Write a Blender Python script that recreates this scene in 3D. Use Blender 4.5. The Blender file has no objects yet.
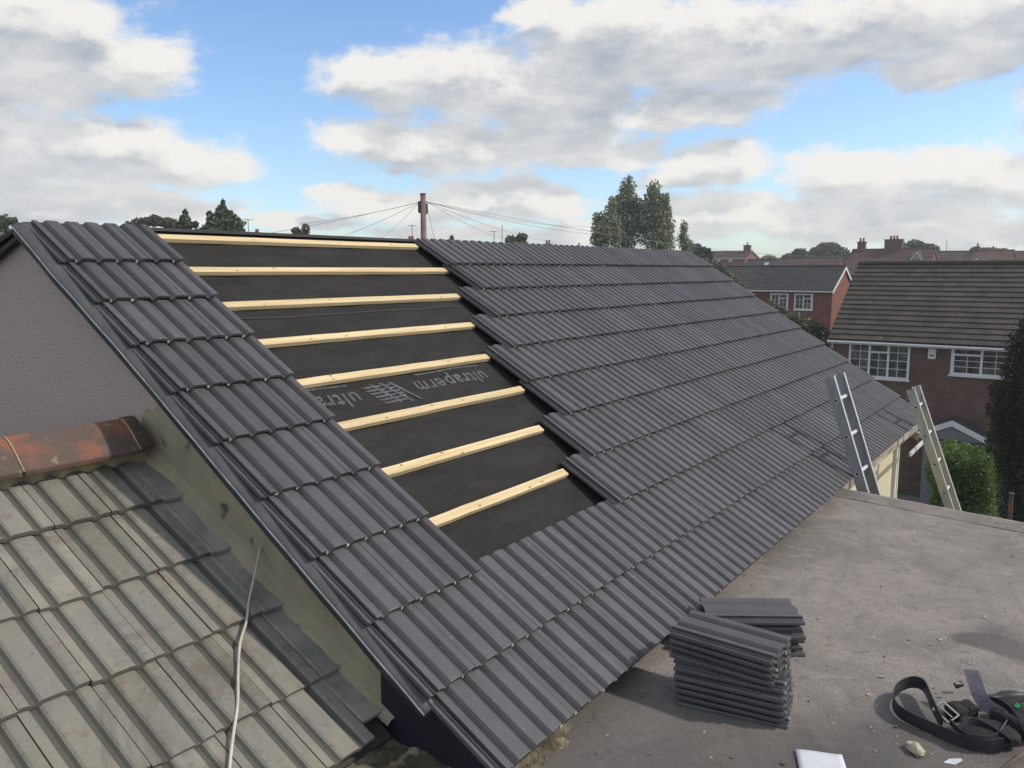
import bpy, bmesh, math, random
import numpy as np
from math import sin, cos, tan, radians, pi, sqrt, atan2, asin
from mathutils import Vector, Matrix
random.seed(7); RNG = np.random.default_rng(7)
SC = bpy.context.scene
from mathutils import noise as mn
COL = SC.collection

# ------------------------------------------------------------------ camera
F = 813.52; YAW = 0.61971; PIT = 0.13918; CAM = Vector((-2.0359, -4.3536, -0.2313)); TH = 0.57227; L = 8.134; G = 0.345
FW = Vector((cos(YAW)*cos(PIT), sin(YAW)*cos(PIT), -sin(PIT))); RT = Vector((sin(YAW), -cos(YAW), 0)); UP = RT.cross(FW)
cd = bpy.data.cameras.new('camera'); cam = bpy.data.objects.new('camera', cd); COL.objects.link(cam)
cam.matrix_world = Matrix(((RT.x, UP.x, -FW.x, CAM.x), (RT.y, UP.y, -FW.y, CAM.y), (RT.z, UP.z, -FW.z, CAM.z), (0, 0, 0, 1)))
cd.sensor_width = 36; cd.lens = F*36/1024; cd.clip_start = 0.05; cd.clip_end = 3000
SC.camera = cam
def at_depth(x, y, D):
    return CAM + (FW + RT*((x-512)/F) - UP*((y-384)/F))*D
def at_z(x, y, Z):
    r = FW + RT*((x-512)/F) - UP*((y-384)/F); return CAM + r*((Z-CAM.z)/r.z)
def azel(x, y):
    r = (FW + RT*((x-512)/F) - UP*((y-384)/F)).normalized(); return atan2(r.y, r.x), asin(r.z)

GROUND = -7.4
# ------------------------------------------------------------------ materials
def new_mat(name):
    m = bpy.data.materials.new(name); m.use_nodes = True
    nt = m.node_tree; b = nt.nodes['Principled BSDF']; return m, nt, b
def N(nt, t, **kw):
    n = nt.nodes.new(t)
    for k, v in kw.items(): setattr(n, k, v)
    return n
def mixc(nt, fac, a, b, mode='MIX'):
    n = N(nt, 'ShaderNodeMix', data_type='RGBA', blend_type=mode)
    for s, v in ((n.inputs[0], fac), (n.inputs[6], a), (n.inputs[7], b)):
        if hasattr(v, 'links') or hasattr(v, 'is_linked'): nt.links.new(v, s)
        else: s.default_value = v if not isinstance(v, tuple) else (*v, 1)
    return n.outputs[2]
def ramp(nt, src, lo, hi):
    n = N(nt, 'ShaderNodeMapRange'); n.inputs[1].default_value = lo; n.inputs[2].default_value = hi
    nt.links.new(src, n.inputs[0]); return n.outputs[0]
def noise(nt, scale, detail=4, rough=.6, coord=None, dist=0):
    n = N(nt, 'ShaderNodeTexNoise'); n.inputs['Scale'].default_value = scale; n.inputs['Detail'].default_value = detail
    n.inputs['Roughness'].default_value = rough; n.inputs['Distortion'].default_value = dist
    nt.links.new(coord, n.inputs['Vector']); return n.outputs['Fac']
def coord(nt, scale=(1, 1, 1)):
    c = N(nt, 'ShaderNodeTexCoord'); m = N(nt, 'ShaderNodeMapping'); m.inputs['Scale'].default_value = scale
    nt.links.new(c.outputs['Object'], m.inputs[0]); return m.outputs[0]
def mat(name, base, second=None, scale=8, lo=.35, hi=.65, rough=.8, bump=0, bscale=60, tint=0, metal=0, aniso=(1, 1, 1), spots=None, spotscale=30, spotlo=.62, spec=None, bdist=.004):
    m, nt, b = new_mat(name); c = coord(nt, aniso); out = None
    b.inputs['Roughness'].default_value = rough; b.inputs['Metallic'].default_value = metal
    if spec is not None: b.inputs['Specular IOR Level'].default_value = spec
    if second:
        out = mixc(nt, ramp(nt, noise(nt, scale, 6, .62, c), lo, hi), base, second)
    if spots:
        out = mixc(nt, ramp(nt, noise(nt, spotscale, 3, .5, c), spotlo, spotlo+.08), out if out else base, spots)
    if tint:
        a = N(nt, 'ShaderNodeAttribute', attribute_name='tint')
        r_ = N(nt, 'ShaderNodeMapRange'); r_.inputs[3].default_value = 1-tint; r_.inputs[4].default_value = 1+tint
        nt.links.new(a.outputs['Fac'], r_.inputs[0])
        cc = N(nt, 'ShaderNodeCombineColor')
        for i in range(3): nt.links.new(r_.outputs[0], cc.inputs[i])
        out = mixc(nt, 1.0, out if out else base, cc.outputs[0], 'MULTIPLY')
    if out: nt.links.new(out, b.inputs['Base Color'])
    else: b.inputs['Base Color'].default_value = (*base, 1)
    if bump:
        bn = N(nt, 'ShaderNodeBump'); bn.inputs['Strength'].default_value = bump; bn.inputs['Distance'].default_value = bdist
        nt.links.new(noise(nt, bscale, 5, .6, c), bn.inputs['Height']); nt.links.new(bn.outputs[0], b.inputs['Normal'])
    return m
def brick_mat(name, c1, c2, mortar, axis='yz', s=1.0, bw=.225, bh=.075, ms=.01):
    m, nt, b = new_mat(name); b.inputs['Roughness'].default_value = .9
    c = N(nt, 'ShaderNodeTexCoord'); sp = N(nt, 'ShaderNodeSeparateXYZ'); cb = N(nt, 'ShaderNodeCombineXYZ')
    nt.links.new(c.outputs['Object'], sp.inputs[0])
    ad = N(nt, 'ShaderNodeMath', operation='ADD'); nt.links.new(sp.outputs[0], ad.inputs[0]); nt.links.new(sp.outputs[1], ad.inputs[1])
    nt.links.new(ad.outputs[0], cb.inputs[0]); nt.links.new(sp.outputs[2], cb.inputs[1])
    t = N(nt, 'ShaderNodeTexBrick'); nt.links.new(cb.outputs[0], t.inputs['Vector'])
    t.inputs['Color1'].default_value = (*c1, 1); t.inputs['Color2'].default_value = (*c2, 1); t.inputs['Mortar'].default_value = (*mortar, 1)
    t.inputs['Scale'].default_value = s; t.inputs['Mortar Size'].default_value = ms; t.inputs['Brick Width'].default_value = bw; t.inputs['Row Height'].default_value = bh; t.inputs['Mortar Smooth'].default_value = .2
    nz = noise(nt, 2.2, 5, .6, c.outputs['Object']); o = mixc(nt, ramp(nt, nz, .3, .75), t.outputs[0], tuple(v*.55 for v in c1))
    nt.links.new(o, b.inputs['Base Color'])
    bn = N(nt, 'ShaderNodeBump'); bn.inputs['Strength'].default_value = .4; bn.inputs['Distance'].default_value = .005
    nt.links.new(t.outputs['Fac'], bn.inputs['Height']); bn.invert = True; nt.links.new(bn.outputs[0], b.inputs['Normal'])
    return m
def leaf_mat(name, dark, light):
    m, nt, b = new_mat(name); b.inputs['Roughness'].default_value = .6
    a = N(nt, 'ShaderNodeAttribute', attribute_name='tint')
    o = mixc(nt, a.outputs['Fac'], dark, light); nt.links.new(o, b.inputs['Base Color'])
    tr = N(nt, 'ShaderNodeBsdfTranslucent'); nt.links.new(o, tr.inputs[0]); mx = N(nt, 'ShaderNodeMixShader'); mx.inputs[0].default_value = .35
    nt.links.new(b.outputs[0], mx.inputs[1]); nt.links.new(tr.outputs[0], mx.inputs[2]); nt.links.new(mx.outputs[0], nt.nodes['Material Output'].inputs[0])
    return m
M = {}
M['tile'] = mat('new_concrete_tile', (.084, .081, .088), (.061, .059, .064), 9, .3, .7, rough=.56, bump=.4, bscale=260, tint=.22, bdist=.002, spots=(.125, .12, .118), spotscale=38, spotlo=.66)
M['chip'] = mat('pale_tail_spot', (.5, .47, .43), (.25, .24, .22), 60, rough=.9)
M['under'] = mat('roofing_membrane', (.018, .0175, .017), (.034, .0325, .031), 7, .3, .7, rough=.9, spec=.25, bump=.8, bscale=11, bdist=.014, spots=(.085, .083, .08), spotscale=40, spotlo=.7, aniso=(.5, 1.6, 1.6))
M['print'] = mat('faded_print', (.11, .12, .13), (.035, .037, .039), 28, .36, .66, rough=.7)
M['seam'] = mat('membrane_lap', (.03, .03, .031), rough=.7)
M['wood'] = mat('new_softwood', (.70, .56, .33), (.5, .38, .2), 7, .38, .68, rough=.7, aniso=(.25, 6, 6), tint=.07, bump=.1, bscale=50)
M['knot'] = mat('wood_knot', (.26, .15, .06), (.4, .25, .1), 40, rough=.8)
M['pebble'] = mat('pebbledash', (.66, .55, .5), (.47, .385, .35), 110, .3, .7, rough=.95, bump=1, bscale=75, bdist=.014)
M['cement'] = mat('sand_cement', (.4, .365, .25), (.27, .25, .175), 3.5, .3, .7, rough=.92, bump=.35, bscale=40, spots=(.11, .105, .085), spotscale=9, spotlo=.66)
M['mortar'] = mat('old_mortar', (.42, .36, .19), (.28, .24, .14), 20, rough=.95, bump=.8, bscale=60, bdist=.01)
M['rubble'] = mat('mossy_rubble', (.24, .205, .15), (.085, .08, .05), 8, .35, .6, rough=.95, bump=1, bscale=30, bdist=.02, spots=(.33, .28, .19), spotscale=14, spotlo=.6)
M['trim'] = mat('verge_plastic', (.055, .056, .06), (.085, .086, .09), 8, rough=.5)
M['lip'] = mat('edge_highlight_plastic', (.32, .34, .36), (.16, .17, .19), 9, rough=.5)  # pale colour stands for the gloss along the trim edge
M['navy'] = mat('navy_felt_shade', (.012, .014, .026), rough=.7)  # navy felt, its colour also carrying the shade of the void under the overhang
M['terra'] = mat('old_terracotta', (.22, .088, .058), (.1, .075, .064), 5, .36, .5, rough=.97, bump=.4, bscale=50, spots=(.2, .16, .12), spotscale=22, spotlo=.62, tint=.25)
M['felt'] = None
M['alu'] = mat('shaded_aluminium', (.33, .34, .36), (.24, .25, .26), 7, rough=.45, metal=.35, aniso=(3, 3, .5), spots=(.45, .42, .3), spotscale=5, spotlo=.62)  # grey of the shaded outer stile face, set in the colour
M['alu_edge'] = mat('bright_aluminium', (.75, .76, .76), rough=.35, metal=.3)  # paler copy: sunlit brightness of the flanges put into the colour, also on rungs
M['yellow_stile'] = mat('yellowish_ladder', (.5, .49, .36), (.38, .38, .33), 5, rough=.55, aniso=(3, 3, .6), spots=(.32, .33, .33), spotscale=3, spotlo=.55, bump=.2, bscale=20)  # yellowish base with grey patches
M['hole'] = mat('rung_end_dark', (.012, .012, .012), rough=.9)
M['white'] = mat('white_upvc', (.72, .73, .74), (.6, .61, .62), 3, rough=.5)
M['cream'] = mat('cream_cladding', (.72, .66, .46), (.62, .56, .38), 4, rough=.7)
M['fascia'] = mat('weathered_fascia', (.5, .46, .38), (.2, .17, .13), 6, .35, .62, rough=.85, aniso=(.4, 3, 3))
M['void'] = mat('eaves_shadow_board', (.05, .045, .04), rough=.9)
M['glass'] = mat('window_glass', (.022, .026, .028), (.13, .135, .12), 2.6, .42, .6, rough=.06, spec=.9)
M['glassd'] = mat('dark_door_glass', (.015, .017, .022), rough=.12)
M['black'] = mat('black_leather', (.02, .02, .024), (.035, .035, .04), 15, rough=.5, bump=.3, bscale=90)
M['grey_leather'] = mat('worn_belt_leather', (.12, .115, .15), (.075, .075, .09), 25, rough=.55, bump=.3, bscale=90)
M['fabric'] = mat('black_nylon', (.009, .009, .01), (.018, .018, .02), 20, rough=.9, bump=.6, bscale=120)
M['steel'] = mat('buckle_steel', (.6, .58, .52), rough=.25, metal=.9)
M['paper'] = mat('white_paper', (.62, .65, .7), (.55, .57, .62), 4, rough=.8)
M['stone'] = mat('lime_mortar_lump', (.5, .46, .33), (.3, .27, .19), 25, rough=.95, bump=.7, bscale=60, bdist=.01)
M['cable'] = mat('white_cable', (.55, .53, .47), (.4, .38, .33), 10, rough=.5)
M['green_tip'] = mat('green_plastic', (.02, .6, .15), rough=.4)
M['blue_tool'] = mat('blue_plastic', (.03, .16, .24), rough=.4)
M['bark'] = mat('bark', (.12, .09, .07), (.06, .05, .04), 6, rough=.95, bump=.5, bscale=20)
M['pole'] = mat('creosoted_pole', (.24, .17, .145), (.15, .11, .095), 5, rough=.9, aniso=(4, 4, .5))
M['wire'] = mat('black_wire', (.06, .06, .065), rough=.7)
M['wirep'] = mat('grey_wire', (.25, .27, .3), rough=.7)
M['redchim'] = mat('red_pot', (.32, .07, .06), rough=.8)
M['lead'] = mat('lead_grey', (.16, .165, .18), rough=.6)
M['ground'] = mat('grass_ground', (.05, .07, .03), (.09, .085, .05), .15, rough=.95, bump=.3, bscale=4)
M['path'] = mat('paving', (.14, .13, .12), (.1, .095, .09), 1.5, rough=.95)
M['brick_dk'] = brick_mat('brown_brick', (.17, .095, .066), (.1, .06, .047), (.2, .165, .14))
M['brick_rd'] = brick_mat('red_brick', (.25, .07, .042), (.17, .05, .033), (.2, .12, .09))
M['brick_or'] = brick_mat('orange_brick', (.33, .12, .07), (.25, .09, .05), (.25, .18, .13))
def roofmat(name, a, b, c=None):
    return mat(name, a, b, 1.6, .35, .65, rough=.85, tint=.22, bump=.3, bscale=8, spots=c, spotscale=3.5, spotlo=.66)
M['roof_brown'] = roofmat('brown_roof_tile', (.066, .055, .047), (.046, .039, .034), (.1, .088, .074))
M['roof_slate'] = roofmat('slate_roof', (.05, .047, .046), (.037, .036, .036))
M['roof_maroon'] = roofmat('maroon_roof_tile', (.095, .045, .037), (.066, .036, .031))
M['roof_rust'] = roofmat('rust_roof_tile', (.13, .068, .047), (.09, .05, .038))
M['roof_umber'] = roofmat('umber_roof_tile', (.095, .055, .042), (.07, .046, .038))
M['render_w'] = mat('white_render', (.68, .67, .64), (.58, .57, .54), 2, rough=.9)
M['render_g'] = mat('bluegrey_render', (.34, .38, .41), (.28, .32, .35), 2, rough=.9)
# weathered tiles of the lower roof
def old_tile():
    m, nt, b = new_mat('weathered_concrete_tile'); c = coord(nt); b.inputs['Roughness'].default_value = .88
    a = N(nt, 'ShaderNodeAttribute', attribute_name='tint')
    base = mixc(nt, a.outputs['Fac'], (.13, .13, .1), (.26, .248, .205))
    o = mixc(nt, ramp(nt, noise(nt, 5, 6, .6, c), .42, .62), base, (.195, .19, .17))
    o = mixc(nt, ramp(nt, noise(nt, 9, 4, .6, coord(nt, (1, 1, 1.01))), .6, .72), o, (.175, .125, .105))
    o = mixc(nt, ramp(nt, noise(nt, 26, 5, .7, c), .56, .78), o, (.1, .1, .08))
    o = mixc(nt, ramp(nt, noise(nt, 60, 4, .7, c), .5, .72), o, (.225, .212, .19))
    o = mixc(nt, ramp(nt, noise(nt, 2.2, 6, .7, c, .7), .5, .68), o, (.12, .11, .085))
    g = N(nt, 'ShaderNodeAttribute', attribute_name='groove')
    o = mixc(nt, ramp(nt, g.outputs['Fac'], 0, 1.3), o, (.045, .047, .04))  # dark grooves and tail faces hold dirt and shade together in the colour
    nt.links.new(o, b.inputs['Base Color'])
    bn = N(nt, 'ShaderNodeBump'); bn.inputs['Strength'].default_value = .5; bn.inputs['Distance'].default_value = .003
    nt.links.new(noise(nt, 140, 5, .6, c), bn.inputs['Height']); nt.links.new(bn.outputs[0], b.inputs['Normal'])
    return m
M['oldtile'] = old_tile()
M['slate_tile'] = mat('dark_edge_tile', (.33, .31, .275), (.2, .19, .175), 5, .4, .6, rough=.85, bump=.4, bscale=120, spots=(.26, .2, .1), spotscale=5, spotlo=.68)
def felt_mat():
    m, nt, b = new_mat('mineral_felt'); c = coord(nt); b.inputs['Roughness'].default_value = .9
    o = mixc(nt, ramp(nt, noise(nt, 1.3, 8, .68, c, .9), .4, .6), (.3, .265, .238), (.18, .167, .155))
    o = mixc(nt, ramp(nt, noise(nt, 5.5, 7, .72, c, 1.2), .52, .7), o, (.33, .295, .265))
    o = mixc(nt, ramp(nt, noise(nt, 170, 2, .5, c), .45, .75), o, (.1, .095, .09))
    o = mixc(nt, ramp(nt, noise(nt, 14, 6, .75, c, .5), .56, .7), o, (.125, .115, .105))
    # damp dirt worn into the side near the abutment and one round puddle mark
    w = N(nt, 'ShaderNodeVectorMath', operation='ADD'); nz = N(nt, 'ShaderNodeTexNoise'); nz.inputs['Scale'].default_value = 3.2; nz.inputs['Detail'].default_value = 5
    nt.links.new(c, nz.inputs['Vector']); sc = N(nt, 'ShaderNodeVectorMath', operation='SCALE'); sc.inputs['Scale'].default_value = .55
    nt.links.new(nz.outputs['Color'], sc.inputs[0]); nt.links.new(c, w.inputs[0]); nt.links.new(sc.outputs[0], w.inputs[1])
    for (px, py, rx, ry, amt) in ((.3, -3.3, .8, 1.5, .62), (2.25, -4.1, .22, .2, .7), (.95, -4.1, .55, .6, .6)):
        s = N(nt, 'ShaderNodeVectorMath', operation='SUBTRACT'); nt.links.new(w.outputs[0], s.inputs[0]); s.inputs[1].default_value = (px+.27-2, py+.27+4, 0)
        k = N(nt, 'ShaderNodeVectorMath', operation='MULTIPLY'); nt.links.new(s.outputs[0], k.inputs[0]); k.inputs[1].default_value = (1/rx, 1/ry, 0)
        l = N(nt, 'ShaderNodeVectorMath', operation='LENGTH'); nt.links.new(k.outputs[0], l.inputs[0])
        r = N(nt, 'ShaderNodeMapRange'); r.inputs[1].default_value = 1.1; r.inputs[2].default_value = .65; r.inputs[3].default_value = 0; r.inputs[4].default_value = amt
        nt.links.new(l.outputs['Value'], r.inputs[0]); o = mixc(nt, r.outputs[0], o, (.058, .056, .056))
    nt.links.new(o, b.inputs['Base Color'])
    bn = N(nt, 'ShaderNodeBump'); bn.inputs['Strength'].default_value = .5; bn.inputs['Distance'].default_value = .004
    nt.links.new(noise(nt, 120, 5, .6, c), bn.inputs['Height']); nt.links.new(bn.outputs[0], b.inputs['Normal'])
    return m
M['felt'] = felt_mat()
M['leaf'] = leaf_mat('tree_leaf', (.075, .09, .048), (.155, .175, .09))
M['leaf_grey'] = leaf_mat('greygreen_leaf', (.165, .195, .12), (.32, .36, .2))
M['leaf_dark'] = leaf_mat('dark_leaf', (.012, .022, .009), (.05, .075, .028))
M['leaf_bright'] = leaf_mat('bright_leaf', (.06, .11, .018), (.17, .26, .05))
M['leaf_yellow'] = leaf_mat('yellowgreen_leaf', (.09, .09, .03), (.19, .18, .06))
M['needle'] = leaf_mat('conifer_needle', (.075, .105, .065), (.16, .2, .11))

# ------------------------------------------------------------------ mesh tools
class MB:
    def __init__(s): s.v = []; s.f = []; s.m = []; s.t = []; s.g = []
    def quad(s, a, b, c, d, mi=0, t=.5, g=0):
        n = len(s.v); s.v += [tuple(a), tuple(b), tuple(c), tuple(d)]; s.f.append((n, n+1, n+2, n+3)); s.m.append(mi); s.t.append(t); s.g.append(g)
    def poly(s, pts, mi=0, t=.5):
        n = len(s.v); s.v += [tuple(p) for p in pts]; s.f.append(tuple(range(n, n+len(pts)))); s.m.append(mi); s.t.append(t); s.g.append(0)
    def box(s, x0, x1, y0, y1, z0, z1, mi=0, t=.5):
        s.obox(Vector(((x0+x1)/2, (y0+y1)/2, (z0+z1)/2)), Vector((abs(x1-x0)/2, 0, 0)), Vector((0, abs(y1-y0)/2, 0)), Vector((0, 0, abs(z1-z0)/2)), mi, t)
    def obox(s, c, a, b, d, mi=0, t=.5):
        n = len(s.v); c, a, b, d = map(Vector, (c, a, b, d))
        for i in (-1, 1):
            for j in (-1, 1):
                for k in (-1, 1): s.v.append(tuple(c+a*i+b*j+d*k))
        for q in ((0, 1, 3, 2), (4, 6, 7, 5), (0, 4, 5, 1), (2, 3, 7, 6), (0, 2, 6, 4), (1, 5, 7, 3)):
            s.f.append(tuple(n+i for i in q)); s.m.append(mi); s.t.append(t); s.g.append(0)
    def prism(s, pts, ax, mi=0, t=.5):      # pts polygon extruded by vector ax
        ax = Vector(ax); n = len(s.v); k = len(pts); s.v += [tuple(p) for p in pts] + [tuple(Vector(p)+ax) for p in pts]
        fs = [tuple(range(n+k-1, n-1, -1)), tuple(range(n+k, n+2*k))]+[(n+i, n+(i+1) % k, n+k+(i+1) % k, n+k+i) for i in range(k)]
        for f in fs: s.f.append(f); s.m.append(mi); s.t.append(t); s.g.append(0)
    def tube(s, pts, r, seg=6, mi=0, r2=None):
        pts = [Vector(p) for p in pts]; n0 = len(s.v); K = len(pts)
        for i, p in enumerate(pts):
            d = (pts[min(i+1, K-1)]-pts[max(i-1, 0)]).normalized(); a = d.cross(Vector((0, 0, 1)))
            if a.length < 1e-3: a = Vector((1, 0, 0))
            a.normalize(); b = d.cross(a); rr = r if r2 is None else r+(r2-r)*i/(K-1)
            for k in range(seg): s.v.append(tuple(p+(a*cos(2*pi*k/seg)+b*sin(2*pi*k/seg))*rr))
        for i in range(K-1):
            for k in range(seg):
                s.f.append((n0+i*seg+k, n0+i*seg+(k+1) % seg, n0+(i+1)*seg+(k+1) % seg, n0+(i+1)*seg+k)); s.m.append(mi); s.t.append(.5); s.g.append(0)
        for e in (0, K-1):
            s.f.append(tuple(n0+e*seg+k for k in range(seg))); s.m.append(mi); s.t.append(.5); s.g.append(0)
    def build(s, name, mats, parent=None, smooth=False, bevel=0, world=True):
        me = bpy.data.meshes.new(name); vv = s.v
        if parent is not None and world:
            inv = (wm(parent)).inverted(); vv = [tuple(inv @ Vector(v)) for v in s.v]
        me.from_pydata(vv, [], s.f)
        mats = mats if isinstance(mats, (list, tuple)) else [mats]
        for m in mats: me.materials.append(M[m] if isinstance(m, str) else m)
        me.polygons.foreach_set('material_index', s.m)
        for nm, arr in (('tint', s.t), ('groove', s.g)):
            at = me.attributes.new(nm, 'FLOAT', 'FACE'); at.data.foreach_set('value', arr)
        if smooth: me.polygons.foreach_set('use_smooth', [True]*len(me.polygons))
        me.update()
        if smooth or bevel:
            bm = bmesh.new(); bm.from_mesh(me); bmesh.ops.remove_doubles(bm, verts=bm.verts, dist=1e-5); bmesh.ops.recalc_face_normals(bm, faces=bm.faces); bm.to_mesh(me); bm.free()
        o = bpy.data.objects.new(name, me); COL.objects.link(o); o.parent = parent
        if bevel:
            md = o.modifiers.new('bevel', 'BEVEL'); md.width = bevel; md.segments = 2; md.limit_method = 'ANGLE'
        return o
WM = {}
def wm(o):
    if o is None: return Matrix()
    m = Matrix.Translation(o.location) @ o.rotation_euler.to_matrix().to_4x4()
    return wm(o.parent) @ m
def thing(name, label, cat, loc=(0, 0, 0), rz=0, group=None):
    o = bpy.data.objects.new(name, None); COL.objects.link(o); o.location = loc; o.rotation_euler = (0, 0, rz); o.empty_display_size = .1
    return tag(o, label, cat, group)
def tag(o, label, cat, group=None):
    o['label'] = label; o['category'] = cat
    if group: o['group'] = group
    return o
def setting(name, kind, mb, mats):
    o = mb.build(name, mats); o['kind'] = kind; return o

# ------------------------------------------------------------------ the roof being tiled
DS = Vector((0, -cos(TH), -sin(TH))); NR = Vector((0, -sin(TH), cos(TH)))
def RP(u, v, off=0.): return Vector((u, 0, 0)) + DS*v + NR*off
TW = .206; BAY = .103; U0 = -.04
def profile(H, w=TW):
    k = w/.206
    P = [(0, H*.9), (.014, H*.86), (.028, H*.78), (.034, H*.4), (.040, .0006), (.051, 0), (.060, H*.55), (.068, H*.95), (.076, H), (.1, H*.97), (.122, H*.88), (.132, H*.78), (.138, H*.4), (.143, .0006), (.154, 0), (.163, H*.55), (.171, H*.95), (.179, H), (.206, H*.93)]
    return [(a*k, b) for a, b in P]
def add_tile(mb, base, du, dv, dn, w, length, H, thick, t, head_off, side=False, chips=True, mi=0, spotmi=1, rake=0.0, clip=None):
    """base: tail-left corner at trough level; du across, dv from tail up to the head, dn normal"""
    pr = profile(H, w)
    if clip: pr = [q for q in pr if clip[0]-1e-6 <= q[0] <= clip[1]+1e-6]
    gap = .0012 if H > .015 else .002
    pts = [(min(max(a, pr[0][0]+gap), pr[-1][0]-gap), b) for a, b in pr]
    rows = [(0.0, 0.0, -.0012), (.004, 0, 0), (length*.45, 0, 0), (length, 0, 0)]
    grid = []
    for (s, _, dd) in rows:
        grid.append([base+du*a+dv*s+dn*(b+dd+head_off*s/length) for a, b in pts])
    for i in range(len(rows)-1):
        for j in range(len(pts)-1):
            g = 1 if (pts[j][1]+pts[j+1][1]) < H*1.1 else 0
            mb.quad(grid[i][j], grid[i][j+1], grid[i+1][j+1], grid[i+1][j], mi, t, g)
    # tail face and underside
    lo = [base+du*a+dn*(b-thick) for a, b in pts]
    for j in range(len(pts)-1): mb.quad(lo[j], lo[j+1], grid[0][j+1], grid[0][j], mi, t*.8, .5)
    hl = [base+du*a+dv*length+dn*(b-thick+head_off) for a, b in pts]
    for j in range(len(pts)-1):
        mb.quad(lo[j+1], lo[j], hl[j], hl[j+1], mi, t); mb.quad(hl[j], hl[j+1], grid[-1][j+1], grid[-1][j], mi, t)
    for a in (0, -1): mb.quad(lo[a], hl[a], grid[-1][a], grid[0][a], mi, t*.7)
    if side:   # interlock channels that the next tile would cover
        sp = [(-.034, -.004), (-.031, .003), (-.024, .003), (-.021, -.003), (-.012, -.003), (-.009, .004), (0, .004)]
        for j in range(len(sp)-1):
            A = [base+du*sp[j][0]+dn*sp[j][1], base+du*sp[j+1][0]+dn*sp[j+1][1]]
            B = [p+dv*(length-.01)+dn*head_off for p in A]; mb.quad(A[0], A[1], B[1], B[0], mi, t)
            C_ = [p-dn*(.01) for p in A]; mb.quad(C_[0], C_[1], A[1], A[0], mi, t)
        p = base+du*-.034-dn*.004; mb.quad(p-dn*.008, p, p+dv*(length-.01)+dn*head_off, p+dv*(length-.01)+dn*(head_off-.008), mi, t)
    if chips:  # small pale blocks at the tail end of each trough
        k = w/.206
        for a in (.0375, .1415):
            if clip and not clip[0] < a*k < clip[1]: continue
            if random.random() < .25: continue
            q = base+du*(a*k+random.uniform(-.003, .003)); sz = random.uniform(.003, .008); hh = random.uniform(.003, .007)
            mb.obox(q-dn*.0035+dv*.0015, du*sz, dn*hh, dv*.0045, spotmi, t)

LEFT = {1: 14, 2: 14, 3: 13, 4: 12, 5: 11, 6: 11, 7: 10, 8: 9}
house = thing('house', 'house whose roof is half covered in new dark grey tiles, gap showing bare battens', 'house', (0, 0, GROUND))
mb = MB(); NT = 39; TL = .40
for row in range(1, 11):
    runs = [(0, 3), (LEFT[row], NT+1)] if row < 9 else [(0, NT+1)]
    for a, b in runs:
        for k in range(a, b):
            u = U0+TW*k; clip = None
            if k == NT: clip = (0, .135)
            t = random.uniform(.1, .9); jit = random.uniform(-.0015, .0015)
            v = row*G + random.uniform(-.0025, .0025)
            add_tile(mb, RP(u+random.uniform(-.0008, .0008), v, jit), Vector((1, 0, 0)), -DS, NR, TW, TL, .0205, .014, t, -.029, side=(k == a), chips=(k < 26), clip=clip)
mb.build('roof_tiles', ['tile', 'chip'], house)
# underlay with sag between rafters
mb = MB(); nu, nv = 120, 60
def ul_h(u, v): return -.070 - .006*(.5-.5*cos(2*pi*u/.6)) + .0022*sin(v*9+u*3)+.0015*sin(u*17+v*23)
P = [[RP(-.03+8.14*i/nu, -.12+3.5*j/nv, ul_h(-.03+8.14*i/nu, -.12+3.5*j/nv)) for i in range(nu+1)] for j in range(nv+1)]
for j in range(nv):
    for i in range(nu): mb.quad(P[j+1][i], P[j+1][i+1], P[j][i+1], P[j][i])
ul = mb.build('underlay', 'under', house, smooth=True)
# lap line and printed lettering on the membrane (printed upside down to the eaves)
mb = MB()
for (v, u0, u1) in ((.80, .6, 2.7),):
    K = 40
    for i in range(K):
        a = u0+(u1-u0)*i/K; b = u0+(u1-u0)*(i+1)/K
        va = v+.004*sin(a*7); vb = v+.004*sin(b*7)
        mb.obox((RP(a, va, ul_h(a, va)+.003)+RP(b, vb, ul_h(b, vb)+.003))/2, Vector(((b-a)/2+.001, 0, 0)), DS*.006, NR*.0015)
mb.build('membrane_lap', 'seam', ul)
def ribbon_marks(quads, name, parent, m):
    mb = MB()
    for q in quads: mb.quad(*q)
    return mb.build(name, m, parent)
def text_mesh(txt, size, m, parent, fn, name, shear=0.0):
    cu = bpy.data.curves.new('t', 'FONT'); cu.body = txt; cu.size = size; cu.shear = shear; cu.space_character = 1.1; cu.offset = .0035
    ob = bpy.data.objects.new('t', cu); COL.objects.link(ob)
    dg = bpy.context.evaluated_depsgraph_get(); me0 = ob.evaluated_get(dg).to_mesh()
    bm = bmesh.new(); bm.from_mesh(me0); bmesh.ops.triangulate(bm, faces=bm.faces); bmesh.ops.subdivide_edges(bm, edges=bm.edges, cuts=1)
    w = max(v.co.x for v in bm.verts)
    inv = wm(parent).inverted()
    for v in bm.verts: v.co = inv @ fn(v.co.x, v.co.y, w)
    me = bpy.data.meshes.new(name); bm.to_mesh(me); bm.free(); me.materials.append(M[m])
    bpy.data.objects.remove(ob); bpy.data.curves.remove(cu)
    o = bpy.data.objects.new(name, me); COL.objects.link(o); o.parent = parent; return o
def place_text(u_right, v_top):
    # first letter to the right, feet up-slope: rotated by 180 degrees seen from the eaves
    return lambda x, y, w: RP(u_right-x*1.0, v_top+y*1.0, ul_h(u_right-x, v_top+y)+.0035)
text_mesh('ultraperm', .150, 'print', ul, place_text(2.04, 1.49), 'printed_word', .1)
text_mesh('ultraperm', .150, 'print', ul, place_text(.95, 1.49), 'printed_word', .1)
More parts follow.
